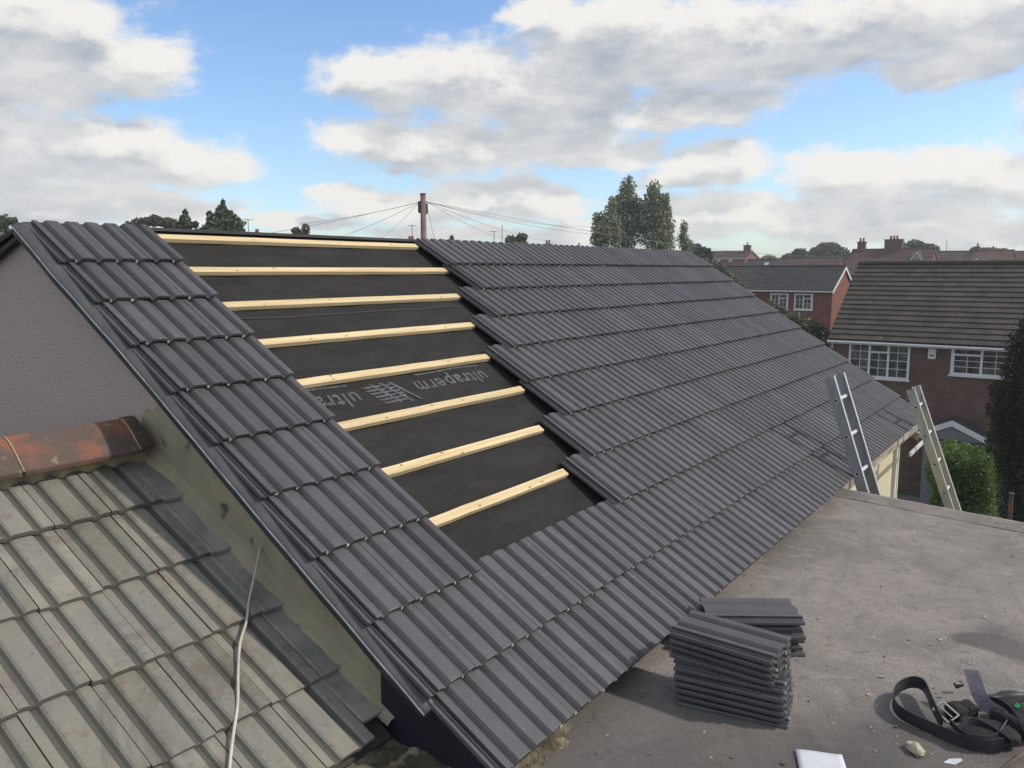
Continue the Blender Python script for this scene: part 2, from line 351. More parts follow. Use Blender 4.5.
for ur in (1.26, 2.62):
    mb = MB()
    for k in range(6):   # block of slanting bars beside the word
        v0 = 1.47+.027*k; a = ur-.27+.012*k; b = ur+.0-.01*abs(k-3)
        mb.quad(RP(a, v0, ul_h(a, v0)+.004), RP(b, v0, ul_h(b, v0)+.004), RP(b-.01, v0+.015, ul_h(b, v0)+.004), RP(a+.015, v0+.015, ul_h(a, v0)+.004))
    v0 = 1.44
    for q in range(3):
        a = ur-.2+.07*q; mb.quad(RP(a, v0+.02, ul_h(a, v0)+.0045), RP(a+.03, v0+.02, ul_h(a, v0)+.0045), RP(a+.13, v0+.2, ul_h(a, v0+.2)+.0045), RP(a+.11, v0+.2, ul_h(a, v0+.2)+.0045))
    mb.build('printed_logo', 'print', ul)
for (a, b, v0) in ((1.45, 2.05, 1.452), (.6, .93, 1.452)):
    mb = MB()
    for i in range(12):
        x0 = a+(b-a)*i/12; x1 = a+(b-a)*(i+1)/12-.004
        mb.quad(RP(x0, v0-.028, ul_h(x0, v0)+.004), RP(x1, v0-.028, ul_h(x1, v0)+.004), RP(x1, v0-.014, ul_h(x1, v0)+.004), RP(x0, v0-.014, ul_h(x0, v0)+.004))
    mb.build('printed_line', 'print', ul)
# battens
BEND = [2.80, 2.84, 2.61, 2.415, 2.19, 2.17, 1.95, 1.76]
for i in range(10):
    end = BEND[i] if i < 8 else 8.08
    for (a, b) in (((-.03, end),) if i < 8 else ((-.03, 8.08),)):
        mb = MB(); K = 16; v0 = i*G-.016; hw = .025; t = random.random()
        wob = [random.uniform(-.0015, .0015) for _ in range(K+1)]
        rings = []
        for k in range(K+1):
            u = a+(b-a)*k/K; w_ = wob[k]
            rings.append([RP(u, v0+w_, -.067), RP(u, v0+2*hw+w_, -.067), RP(u, v0+2*hw+w_, -.044), RP(u, v0+2*hw-.003+w_, -.041), RP(u, v0+.003+w_, -.041), RP(u, v0+w_, -.044)])
        for k in range(K):
            for q in range(6): mb.quad(rings[k][q], rings[k][(q+1) % 6], rings[k+1][(q+1) % 6], rings[k+1][q], 0, t)
        mb.poly(rings[0], 0, t); mb.poly(rings[-1][::-1], 0, t)
        for _ in range(3 if i < 8 else 0):
            ku = random.uniform(.7, b-.2); kv = v0+random.uniform(.01, .045); n = 8
            mb.poly([RP(ku+.011*cos(2*pi*q/n), kv+.006*sin(2*pi*q/n), -.0404) for q in range(n)][::-1], 1)
        for nu_ in (1.2, 1.8):
            if nu_ < b and i < 8: mb.poly([RP(nu_+.003*cos(2*pi*q/6), v0+.025+.003*sin(2*pi*q/6), -.0402) for q in range(6)][::-1], 1)
        mb.build('batten', ['wood', 'knot'], house)
# battens continue below the right hand block
mb = MB()
for i in range(8): mb.obox(RP((BEND[i]+.25+8.05)/2, i*G+.009, -.056), Vector(((8.05-BEND[i]-.25)/2, 0, 0)), DS*.02, NR*.011, 0)
mb.build('covered_battens', ['wood'], house)
# roof deck below, rear slope
mb = MB()
TB = radians(19); NB = Vector((0, sin(TB), cos(TB))); DB = Vector((0, cos(TB), -sin(TB)))
mb.prism([RP(-.02, -.10, -.082), RP(8.05, -.10, -.082), RP(8.05, 3.3, -.082), RP(-.02, 3.3, -.082)], -NR*.08)
mb.build('roof_deck', 'void', house)
mb = MB(); RY = .13
def RB(u, v, off=0.): return Vector((u, RY, .030))+DB*v+NB*off
for r in range(10):
    a, b = r*G, (r+1)*G
    mb.prism([RB(-.06, a-.03, -.03), RB(8.1, a-.03, -.03), RB(8.1, b, -.005), RB(-.06, b, -.005)], -NB*.02, 0, random.random())
mb.prism([RB(.22, .0, -.09), RB(8.02, .0, -.09), RB(8.02, 3.3, -.09), RB(.22, 3.3, -.09)], -NB*.06, 0, .2)
mb.build('rear_roof_slope', 'roof_slate', house)
mb = MB()   # membrane folded over the ridge
mb.prism([RP(-.03, -.12, -.07), RP(8.1, -.12, -.07), Vector((8.1, RY, -.015)), Vector((-.03, RY, -.015))], -NR*.012)
mb.build('ridge_membrane', 'under', house)
mb = MB(); mb.prism([RB(-.05, .0, -.052), RB(-.05, 3.3, -.052), RB(-.05, 3.3, -.075), RB(-.05, .03, -.075)], Vector((.028, 0, 0)))
mb.build('rear_bargeboard', 'void', house)
# walls
def rz(y): return y*tan(TH)-.105    # underside of slope at y<0
mb = MB()
gp = [(-2.33, GROUND), (-2.33, rz(-2.33)), (0.06, -.075), (.14, -.038), (2.8, -.038-2.66*tan(TB)), (2.8, GROUND)]
mb.prism([Vector((0, y, z)) for y, z in gp], Vector((.2, 0, 0)))
mb.build('gable_wall', 'pebble', house)
mb = MB()
mb.box(.2, 4.4, -2.33, -2.13, GROUND, rz(-2.33)-.01, 0)
mb.build('front_wall', 'navy', house)
mb = MB(); mb.box(4.4, 8.03, -2.62, -2.42, GROUND, rz(-2.62)-.01)
x = 4.45
while x < 8.0: mb.box(x, min(x+.145, 8.0), -2.632, -2.62, GROUND, -1.9, 0, random.random()); x += .15
mb.box(8.0, 8.05, -2.66, -2.60, GROUND, -1.92)
mb.box(7.83, 7.9, -2.668, -2.633, GROUND, -1.92, 1)
mb.build('clad_wall', ['cream', 'white'], house)
mb = MB(); mb.box(.2, 8.03, 2.6, 2.8, GROUND, -1.08); mb.box(7.85, 8.03, -2.4, 2.6, GROUND, -.3-1.5)
mb.prism([Vector((7.85, -2.4, -1.8)), Vector((7.85, 2.6, -1.8)), Vector((7.85, .04, -.12))], Vector((.18, 0, 0)))
mb.build('rear_wall', 'brick_dk', house)
mb = MB(); mb.box(4.45, 8.12, -2.83, -2.80, -2.03, -1.90); mb.box(4.45, 8.12, -2.80, -2.63, -2.03, -2.015); mb.build('fascia', 'fascia', house, bevel=.003)
mb = MB(); mb.box(.02, 4.45, -2.83, -2.81, -1.955, -1.90); mb.build('eaves_shade_board', 'void', house)  # near-black board standing for the shaded gap under the eaves
mb = MB()
mb.prism([Vector((8.05, -2.84, -2.16)), Vector((8.05, -2.84, -2.07)), Vector((8.05, 0, -.23)), Vector((8.05, 0, -.33))], Vector((.03, 0, 0)))
mb.build('far_bargeboard', 'fascia', house)
mb = MB(); K = 20
mb.box(6.95, 8.12, -2.95, -2.93, -2.12, -2.08); mb.box(8.09, 8.12, -2.93, -2.66, -2.13, -2.07)
mb.build('lower_fascia', 'white', house)
# cement patch over the lower part of the gable, following the verge
mb = MB()
edge = []
ys = np.linspace(-2.35, -.62, 40)
top = [(-2.335, rz(-2.335)-.004)]+[(y, rz(y)-.004) for y in np.linspace(-2.3, -1.02, 14)]
lowr = [(-1.0, -.80), (-.93, -.84), (-.90, -.87), (-.84, -.865), (-.80, -.90), (-.77, -1.1), (-.9, -1.3), (-1.6, -1.6), (-2.2, -2.0), (-2.335, -2.3)]
mb.prism([Vector((-.012, y, z)) for y, z in top+lowr], Vector((.0115, 0, 0)))
mb.build('cement_patch', 'cement', house)
# mortar fillet running down the abutment
T2 = radians(27.5)
D2 = Vector((0, -cos(T2), -sin(T2))); N2 = Vector((0, -sin(T2), cos(T2)))
def OP(x, v, off=0.): return Vector((x, -.835, -1.059))+D2*v+N2*off     # v measured down the slope of the lower roof
mb = MB(); K = 60; prev = None
for i in range(K+1):
    v = -.12+1.87*i/K; w = .034+.03*mn.noise(Vector((v*6, 0, 0)))+.012*mn.noise(Vector((v*25, 4, 0))); h = .05+random.uniform(-.006, .006)
    ring = [OP(-.012, v, h), OP(-.03, v, h*.5), OP(-.035-w*.6, v, .019), OP(-.04-w*.6, v, -.01)]
    if prev:
        for q in range(3): mb.quad(prev[q], prev[q+1], ring[q+1], ring[q])
    prev = ring
mb.build('mortar_fillet', 'cement', house, smooth=True)
# dry verge trim with its edge highlight painted as a pale strip
mb = MB(); prev = None; W = [(-.06, .137), (.16, .134), (.37, .136), (.62, .127), (1.05, .116), (1.39, .114), (1.73, .114), (2.04, .114), (2.37, .113), (3.13, .107)]
K = 90
for i in range(K+1):
    v = -.05+3.18*i/K; w = float(np.interp(v, [a for a, b in W], [b for a, b in W]))+.0008*sin(v*2*pi/G)
    sec = [(-.03, -.03), (-.06, -.024), (-w+.04, -.026), (-w+.014, -.036), (-w+.007, -.041), (-w+.005, -.046), (-w+.007, -.058), (-w+.02, -.062), (-w+.022, -.095), (0., -.095)]
    ring = [RP(a, v, b) for a, b in sec]
    if prev:
        for q in range(len(sec)-1): mb.quad(prev[q], prev[q+1], ring[q+1], ring[q])
    else: mb.poly(ring)
    prev = ring
mb.poly(prev[::-1])
mb.build('verge_trim', 'trim', house, smooth=True)
mb = MB(); mb.tube([RP(-(float(np.interp(v, [a for a, b in W], [b for a, b in W]))+.0008*sin(v*2*pi/G))+.005, v, -.047) for v in np.linspace(-.05, 3.13, 90)], .0042, 6); mb.build('verge_highlight', 'lip', house, smooth=True)
mb = MB(); mb.prism([Vector((-.03, -2.60, -1.97)), Vector((-.03, -2.9, -1.955)), Vector((-.03, -2.9, -1.90)), Vector((-.03, -2.33, rz(-2.33))), Vector((-.03, -2.33, -1.97))], Vector((.02, 0, 0)))
mb.build('eaves_void_sheet', 'navy', house)  # navy sheet painted as the dark void below the verge

# ------------------------------------------------------------------ lower roof, neighbour
low = thing('low_house', 'lower house beside the gable with weathered grey-green ribbed roof tiles', 'house', (-2, -1.5, GROUND))
OG = .366; OW = .222; T0 = -.0
mb = MB()
for row in range(1, 9):
    for k in range(0, 22):
        x1 = -.15-OW*k
        if row > 5 and x1 > -.30: continue
        t = random.random()
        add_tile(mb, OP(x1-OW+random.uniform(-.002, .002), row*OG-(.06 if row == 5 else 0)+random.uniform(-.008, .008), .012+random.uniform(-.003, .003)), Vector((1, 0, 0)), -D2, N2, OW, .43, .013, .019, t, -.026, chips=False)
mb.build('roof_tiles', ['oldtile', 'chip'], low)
mb = MB()
for row in range(1, 6):
    dx = [0, -.01, 0, .01, 0][row-1]
    b0 = OP(-.15, row*OG+(.0 if row < 5 else -.13), .016); ln = .42 if row < 5 else .30
    pts = [(0, .008), (.02, .008), (.026, .004), (.06, .003), (.108+dx, .006)]
    for j in range(len(pts)-1):
        a, b = pts[j], pts[j+1]
        A = b0+Vector((a[0], 0, 0))+N2*a[1]; B = b0+Vector((b[0], 0, 0))+N2*b[1]
        C_, D_ = B-D2*ln-N2*.026, A-D2*ln-N2*.026; mb.quad(A, B, C_, D_)
        mb.quad(A-N2*.018, B-N2*.018, B, A)
    A = b0+Vector((pts[-1][0], 0, 0))+N2*pts[-1][1]; mb.quad(A-N2*.02, A-D2*ln-N2*.045, A-D2*ln-N2*.026, A)
mb.build('edge_tiles', 'slate_tile', low)
mb = MB()   # roof slab and rear slope, walls
mb.prism([OP(-5.0, -.02, -.03), OP(-.045, -.02, -.03), OP(-.045, 1.82, -.03), OP(-.045, 1.82, -.1), OP(-.045, -.02, -.2)][:4][::1], Vector((0, 0, 0))) if False else None
mb.prism([OP(-5.0, -.05, -.03), OP(-.05, -.05, -.03), OP(-.05, 1.78, -.03), OP(-5.0, 1.78, -.03)], -N2*.08)
mb.prism([OP(-5.0, 1.78, -.03), OP(-.32, 1.78, -.03), OP(-.32, 3.0, -.03), OP(-5.0, 3.0, -.03)], -N2*.08)
D3 = Vector((0, cos(T2), -sin(T2))); N3 = Vector((0, sin(T2), cos(T2)))
R0 = Vector((0, -.69, -.99))
mb.prism([R0+Vector((-5, 0, 0)), R0+Vector((-.05, 0, 0)), R0+Vector((-.05, 0, 0))+D3*2.8, R0+Vector((-5, 0, 0))+D3*2.8], -N3*.08)
mb.build('roof_slab', 'void', low)
mb = MB(); mb.box(-4.9, -.35, -3.3, 1.5, GROUND, -2.35); mb.build('wall', 'pebble', low)
# ridge tiles
xs = [(-.055, -.115), (-.118, -.60), (-.606, -1.08), (-1.086, -1.56), (-1.566, -2.04), (-2.046, -2.52)]
for i, (xa, xb) in enumerate(xs):
    mb = MB(); n = 10; lift = .004 if i else .012
    prof = [(-.148, -.098), (-.155, -.078), (-.1, -.022), (-.05, .022), (-.012, .042), (.012, .042), (.05, .022), (.1, -.022), (.155, -.078), (.148, -.098)]
    C0 = Vector((0, -.81, -.945))
    a_ = [C0+Vector((xa, y, z+lift)) for y, z in prof]; b_ = [C0+Vector((xb, y, z+lift)) for y, z in prof]
    for q in range(len(prof)-1): mb.quad(a_[q], a_[q+1], b_[q+1], b_[q], 0, [.1, .7, .6, .3, .8, .4][i])
    mb.poly(a_, 0, .3); mb.poly(b_[::-1], 0, .3)
    mb.build('ridge_tile', 'terra', low, bevel=.006)
mb = MB(); prev = None; K = 160     # bedding mortar squeezed out under the ridge and between the ridge tiles
for i in range(K+1):
    x = -.06-2.5*i/K; j = .012*sin(x*57)+random.uniform(-.006, .006)
    ring = [OP(x, -.02, .06), OP(x, .035, .048), OP(x, .052+j*.8, .032), OP(x, .062+j*.8, -.005)]
    if prev:
        for q in range(3): mb.quad(prev[q], ring[q], ring[q+1], prev[q+1])
    prev = ring
for xa in (-.1165, -.603, -1.083, -1.563):
    C0 = Vector((xa, -.81, -.945)); pts = [C0+Vector((0, y, z+.004)) for y, z in ((-.155, -.08), (-.1, -.022), (-.05, .022), (-.012, .042), (.05, .022))]
    mb.tube(pts, .0045, 5)
mb.build('ridge_bedding', 'mortar', low, smooth=True)
# cable across the lower roof
mb = MB()
cp = [Vector((.0, -1.631, -1.357)), Vector((-.035, -1.66, -1.372)), Vector((-.09, -1.70, -1.435)), OP(-.16, 1.02, .026), OP(-.235, 1.11, .024), OP(-.317, 1.19, .024), OP(-.40, 1.30, .026), OP(-.475, 1.41, .024), OP(-.56, 1.51, .026), OP(-.64, 1.61, .026), OP(-.78, 1.8, .03), OP(-.95, 2.1, .03), OP(-1.1, 2.5, .03)]
def smooth_path(P, n=6):
    P = [Vector(p) for p in P]; Q = [P[0]*2-P[1]]+P+[P[-1]*2-P[-2]]; out = []
    for i in range(1, len(Q)-2):
        a, b, c, d = Q[i-1:i+3]
        for k in range(n):
            t = k/n; out.append(.5*((2*b)+(c-a)*t+(2*a-5*b+4*c-d)*t*t+(3*b-a-3*c+d)*t**3))
    out.append(P[-1]); return out
mb.tube(smooth_path(cp), .0055, 8); o = mb.build('cable', 'cable', None, smooth=True); tag(o, 'thin white cable coming out of the gable and lying down the old tiles', 'cable')

# ------------------------------------------------------------------ flat roof
FZ = -1.96
flat = thing('flat_roof_extension', 'flat grey felted extension roof the tile stacks stand on', 'extension', (2, -4, GROUND))
mb = MB(); mb.prism([Vector((x, y, FZ)) for x, y in ((-.02, -2.32), (4.40, -2.32), (4.62, -2.32), (4.0, -6.1), (-.9, -6.1), (-.3, -2.5), (-.3, -2.44))], Vector((0, 0, -.18)))
# rectangular layout, far edge slightly skewed
mb.build('felt_deck', 'felt', flat)
mb = MB(); e0 = Vector((4.62, -2.36, FZ)); e1 = Vector((4.0, -6.1, FZ)); ex = (e1-e0).normalized(); side_ = Vector((-ex.y, ex.x, 0)); K = 40; prev = None
if side_.x > 0: side_ = -side_
for i in range(K+1):
    p = e0+(e1-e0)*i/K+Vector((0, 0, random.uniform(-.002, .002))); ring = [p+side_*.16+Vector((0, 0, .003)), p+side_*.11+Vector((0, 0, .014)), p+side_*.03+Vector((0, 0, .03)), p-side_*.0+Vector((0, 0, .03)), p-side_*.025+Vector((0, 0, .0)), p-side_*.025+Vector((0, 0, -.12))]
    if prev:
        for q in range(5): mb.quad(prev[q], ring[q], ring[q+1], prev[q+1])
    prev = ring
mb.build('edge_kerb', 'felt', flat, smooth=True)
mb = MB(); mb.prism([Vector((x, y, FZ-.18)) for x, y in ((.05, -2.4), (4.5, -2.4), (3.9, -6.0), (-.3, -6.0))], Vector((0, 0, GROUND-FZ+.18))); mb.build('wall', 'brick_dk', flat)
# rubble and mortar ledge where the three roofs meet
mb = MB(); n = 46; xs = np.linspace(-.34, .62, n); ysq = np.linspace(-3.05, -2.2, n)
from mathutils import noise as mn
def rub(x, y):
    e = min(1, max(0, (y+3.0)/.35))*min(1, max(0, (.45-x-(y+2.3)*.55)/.3))
    return FZ-.012+e*(.035+.035*mn.noise(Vector((x*7, y*7, 1)))+.018*mn.noise(Vector((x*22, y*22, 3)))+.008*mn.noise(Vector((x*60, y*60, 3))))
for i in range(n-1):
    for j in range(n-1):
        q = [(xs[i], ysq[j]), (xs[i+1], ysq[j]), (xs[i+1], ysq[j+1]), (xs[i], ysq[j+1])]
        mb.quad(*[Vector((a, b, rub(a, b))) for a, b in q])
mb.build('mortar_ledge', 'rubble', flat, smooth=True)

def lump(name, c, r, m, seed, label, cat, sq=(1, 1, .6), group=None, rz_=0, disp=.35, sub=2):
    bm = bmesh.new(); bmesh.ops.create_icosphere(bm, subdivisions=sub, radius=1)
    for v in bm.verts:
        k = 1+disp*mn.noise(v.co*1.7+Vector((seed*3.1, seed, 0)))+disp*.4*mn.noise(v.co*4.3+Vector((seed, 0, 2)))
        v.co = Vector((v.co.x*sq[0], v.co.y*sq[1], v.co.z*sq[2]))*r*k
    zmin = min(v.co.z for v in bm.verts)
    for v in bm.verts: v.co.z = max(v.co.z, zmin*.6)
    zmin = min(v.co.z for v in bm.verts)
    me = bpy.data.meshes.new(name); bm.to_mesh(me); bm.free(); me.materials.append(M[m])
    o = bpy.data.objects.new(name, me); COL.objects.link(o); o.location = (c[0], c[1], c[2]-zmin); o.rotation_euler = (0, 0, rz_)
    if label: tag(o, label, cat, group)
    return o
p = at_z(915, 752, FZ); lump('mortar_lump', p, .034, 'stone', 3, 'pale broken mortar lump lying on the felt in front of the belt', 'rubble', (1.2, .8, .6), rz_=.8)
p = at_z(347, 742, FZ+.03); o = lump('mortar_plug', p, .045, 'stone', 5, 'small cream mortar plug at the corner of the old roof edge', 'mortar', (.7, 1., .8), rz_=.3)
k = 0
for (px, py, s, lab) in ((704, 733, .008, 'wood chip left of the stack, near the bottom of the photo'), (798, 661, .009, 'wood chip lying just right of the two tile stacks'), (806, 664, .006, 'pale chip on the felt right of the stacks beside a larger chip'), (876, 706, .007, 'white chip on the felt left of the belt loop'), (833, 724, .005, 'tiny white splinter between the paper and the belt'), (985, 618, .013, 'pale mortar crumb in the dark patch near the right edge'), (1006, 611, .01, 'pale mortar crumb furthest right beyond the dark patch'), (940, 640, .012, 'pale crumb on the felt above the belt'), (868, 695, .01, 'grey crumb left of the belt loop'), (711, 758, .006, 'small pale crumb below the front stack')):
    lump('debris_chip', at_z(px, py, FZ), s, 'mortar' if k < 3 else 'stone', 11+k, lab, 'debris', (1.8, .6, .35) if k in (0, 1, 4) else (1, .9, .4), 'chips and crumbs on the flat roof', rz_=k*1.3, sub=1); k += 1
for kk in range(26):
    px = random.uniform(600, 1020); py = random.uniform(560, 765)
    if 660 < px < 805 and 600 < py < 735: continue
    if px > 885 and py > 660: continue
    q = at_z(px, py, FZ)
    if q.y > -2.95 or q.x > 4: continue
mb = MB(); rg = random.Random(5)
for _ in range(230):
    px = rg.uniform(560, 1100); py = rg.uniform(520, 800)**1.0; q = at_z(px, py, FZ)
    if q.y > -2.95 or q.x > 4.2 or q.x < .3: continue
    r_ = rg.uniform(.0012, .0045)*(1 if rg.random() < .9 else 1.8); a_ = rg.random()*3
    mb.obox(q+Vector((0, 0, r_*.5)), Vector((cos(a_), sin(a_), .1))*r_, Vector((-sin(a_), cos(a_), 0))*r_*.7, Vector((0, 0, r_*.5)), 0 if rg.random() < .6 else 1)
o = mb.build('grit', ['stone', 'rubble'], None); o['kind'] = 'stuff'; tag(o, 'loose pale grit scattered over the flat roof felt', 'grit')
# paper
pa = [at_z(795, 750, FZ+.003), at_z(842, 755.5, FZ+.003)]; d1 = pa[1]-pa[0]; d2 = Vector((-d1.y, d1.x, 0)).normalized()
if d2.x > 0: d2 = -d2
mb = MB(); n = 8; wv = d1.length; hgt = wv*1.15
for i in range(n):
    for j in range(n):
        def pp(a, b): return pa[0]+d1*(a/n)+d2*hgt*(b/n)+Vector((0, 0, .003+.0012*sin(a*.7)*cos(b*.5)))
        mb.quad(pp(i, j), pp(i+1, j), pp(i+1, j+1), pp(i, j+1))
o = mb.build('paper_sheet', 'paper', None, smooth=True); md = o.modifiers.new('s', 'SOLIDIFY'); md.thickness = .0015
tag(o, 'white sheet of paper lying on the felt at the bottom edge', 'paper')
q = at_z(950, 764, FZ); mb = MB(); mb.poly([q+Vector(v) for v in ((-.01, .02, .004), (.0, -.015, .004), (.03, -.035, .012), (.035, -.028, .014), (.02, .005, .008))]); o = mb.build('slate_shard', 'paper', None); md = o.modifiers.new('s', 'SOLIDIFY'); md.thickness = .004
tag(o, 'small white pointed shard in front of the tool belt', 'shard')

# ------------------------------------------------------------------ loose tiles in stacks
def tile_thing(label, center, zb, ang, group, t, flip=False, tilt=0):
    mb = MB(); du = Vector((1, 0, 0)); dv = Vector((0, 1, 0)); dn = Vector((0, 0, 1))
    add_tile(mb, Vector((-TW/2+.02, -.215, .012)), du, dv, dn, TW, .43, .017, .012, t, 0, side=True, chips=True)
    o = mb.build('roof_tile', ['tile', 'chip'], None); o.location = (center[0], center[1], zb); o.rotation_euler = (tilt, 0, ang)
    if flip: o.rotation_euler = (tilt, 0, ang+pi)
    return tag(o, label, 'roof tile', group)
ords = ['bottom', 'second', 'third', 'fourth', 'fifth', 'sixth', 'seventh', 'eighth', 'ninth', 'tenth']
z = FZ
front = [(.985, -3.30), (.98, -3.292), (.982, -3.290), (.985, -3.287), (.985, -3.283), (1.00, -3.275), (1.02, -3.255), (1.03, -3.25), (1.035, -3.247), (1.035, -3.247)]
fa = [11, 9, 8.5, 9, 9, 10, 1, -1.5, -1, -1.5]
for i in range(10):
    c = front[i]; nm = 'top' if i == 9 else ords[i]
    lab = 'dark grey roof tile, %s of the front stack, counted up from the felt' % nm if i else 'dark grey roof tile lowest in the front stack, jutting out a little'
    tile_thing(lab, c, z, radians(fa[i])+pi*0, 'loose tiles in the front stack', random.random(), False, tilt=radians(.4)); z += .0262
z = FZ
for i in range(6):
    ang = radians([36, 33, 35, 34, 37, 34][i]); c = (1.53+.01*((i*7) % 3-1), -3.165+.012*((i*5) % 3-1)); nm = 'top' if i == 5 else ords[i]
    tile_thing('dark grey roof tile, %s one of the smaller rear stack' % nm, c, z, ang, 'loose tiles in the rear stack', random.random()); z += .0285

# ------------------------------------------------------------------ tool belt
belt = thing('tool_belt', 'black leather tool belt with buckle and pouch, lying on the felt at right', 'tool belt', tuple(at_z(960, 735, FZ)))
def strap(path, w, mb, th=.004, upv=None, mi=0):
    path = smooth_path(path, 8); K = len(path); prev = None
    for i, p in enumerate(path):
        d = (path[min(i+1, K-1)]-path[max(i-1, 0)]).normalized()
        u = Vector(upv[0])*(1-i/(K-1))+Vector(upv[1])*(i/(K-1)) if upv else Vector((0, 0, 1))
        u = (u-d*u.dot(d)).normalized(); n = d.cross(u)
        ring = [p-u*w/2-n*th/2, p+u*w/2-n*th/2, p+u*w/2+n*th/2, p-u*w/2+n*th/2]
        if prev:
            for q in range(4): mb.quad(prev[q], prev[(q+1) % 4], ring[(q+1) % 4], ring[q], mi)
        else: mb.poly(ring[::-1], mi)
        prev = ring
    mb.poly(prev, mi)
def bz(px, py, h): return at_z(px, py, FZ+h)
mb = MB()
strap([bz(942, 724, .035), bz(932, 703, .05), bz(924, 686, .055), bz(912, 682, .05), bz(898, 688, .042), bz(893, 700, .035), bz(900, 712, .03), bz(918, 722, .028), bz(938, 731, .028), bz(960, 740, .028), bz(984, 746, .03), bz(1004, 744, .035)], .05, mb)
mb.build('belt_loop', 'black', belt, smooth=False)
mb = MB()
strap([bz(971, 670, .14), bz(975, 682, .12), bz(980, 696, .09), bz(988, 706, .065), bz(1001, 715, .055), bz(1006, 724, .045), bz(1000, 736, .035)], .052, mb, upv=[RT*1.0+Vector((0, 0, .15)), Vector((0, 0, 1))])
sp = mb.build('belt_end', 'grey_leather', belt)
mb = MB()
for i in range(6):
    p = bz(973+i*2.0, 676+i*5.0, .133-.011*i) - FW*.0045
    for s in (-1, 1):
        c = p+RT*.009*s; mb.poly([c+RT*.0028*cos(2*pi*q/8)+UP*.0028*sin(2*pi*q/8) for q in range(8)])
mb.build('punched_holes', 'hole', belt)
mb = MB(); c = bz(946, 712, .05); ax = (bz(954, 719, .045)-bz(938, 705, .055)).normalized()*.042; ay = Vector((0, 0, 1)).cross(ax).normalized()*.022+Vector((0, 0, .012))
for s in (-1, 1): mb.obox(c+ay*s, ax, ay.normalized()*.0035, ax.cross(ay).normalized()*.0025); mb.obox(c+ax*s, ax.normalized()*.0035, ay, ax.cross(ay).normalized()*.0025)
mb.obox(c, ax*.8, ay.normalized()*.0025, ax.cross(ay).normalized()*.0025)
mb.build('buckle', 'steel', belt, bevel=.0015)
for px, py in ((929, 690), (933, 688), (936, 693)):
    mb = MB(); c = bz(px, py, .07); mb.obox(c, RT*.003, UP*.003, FW*.003); mb.build('rivet', 'steel', belt)
def pouch(name, c, size, rot, seed, m='fabric'):
    bm = bmesh.new(); bmesh.ops.create_cube(bm, size=2); bmesh.ops.subdivide_edges(bm, edges=bm.edges, cuts=7, use_grid_fill=True)
    for v in bm.verts:
        q = v.co.copy(); ln = (abs(q.x)**4+abs(q.y)**4+abs(q.z)**4)**.25; q = q/ln*max(abs(q.x), abs(q.y), abs(q.z))*1.0 if ln else q
        q = Vector((q.x*size[0], q.y*size[1], q.z*size[2])); q += Vector((1, 1, 1))*0
        nn = mn.noise(q*11+Vector((seed, 0, 0)))*.022+abs(mn.noise(q*26+Vector((seed, 3, 0))))*.016+mn.noise(q*70+Vector((seed, 3, 5)))*.003
        q += q.normalized()*nn; v.co = q
    zmin = min(v.co.z for v in bm.verts); mt = Matrix.Translation(Vector(c)+Vector((0, 0, -zmin))) @ Matrix.Rotation(rot[2], 4, 'Z') @ Matrix.Rotation(rot[1], 4, 'Y')
    inv = wm(belt).inverted()
    for v in bm.verts: v.co = inv @ (mt @ v.co)
    me = bpy.data.meshes.new(name); bm.to_mesh(me); bm.free(); me.materials.append(M[m]); me.polygons.foreach_set('use_smooth', [True]*len(me.polygons))
    o = bpy.data.objects.new(name, me); COL.objects.link(o); o.parent = belt; return o
pouch('pouch', at_z(988, 740, FZ), (.07, .095, .022), (0, 0, .4), 1)
pouch('pouch', at_z(1018, 730, FZ), (.085, .085, .03), (0, 0, -.3), 4)
pouch('pouch', at_z(962, 716, FZ), (.035, .055, .02), (0, 0, .9), 7)
pouch('pouch_flap', at_z(1003, 708, FZ)+Vector((0, 0, .02)), (.02, .10, .016), (0, .3, .75), 9, 'black')
for pth, ww in (([bz(958, 730, .05), bz(972, 722, .065), bz(990, 728, .06), bz(1012, 742, .05)], .03), ([bz(985, 700, .05), bz(1002, 704, .075), bz(1016, 716, .07), bz(1026, 734, .05)], .035), ([bz(950, 722, .045), bz(966, 735, .055), bz(990, 738, .055), bz(1010, 728, .06)], .022)):
    mb = MB(); strap(pth, ww, mb, upv=[Vector((.3, .2, 1)), Vector((-.3, .4, .8))]); mb.build('strap', 'black', belt)
mb = MB(); a = bz(955, 686, .03); mb.tube([a, a+RT*.03+Vector((0, 0, .012))], .012, 8); mb.build('tool_handle', 'black', belt, smooth=True)
mb = MB(); a = bz(958, 684, .06); mb.obox(a, RT*.009, UP*.005, FW*.006); mb.build('metal_clip', 'steel', belt, bevel=.002)
mb = MB(); a = bz(1018, 706, .08); mb.poly([a+RT*x_+UP*z_ for x_, z_ in ((-.012, 0), (0, -.009), (.011, 0), (0, .01))]); o = mb.build('green_tab', 'green_tip', belt); md = o.modifiers.new('s', 'SOLIDIFY'); md.thickness = .006
mb = MB(); mb.tube([bz(1030, 748, .03), bz(1004, 768, .012), bz(985, 778, .012)], .007, 8, 0); mb.tube([bz(1000, 771, .014), bz(990, 776, .013)], .009, 8, 1)
mb.build('tool_shaft', ['bark', 'blue_tool'], belt, smooth=True)

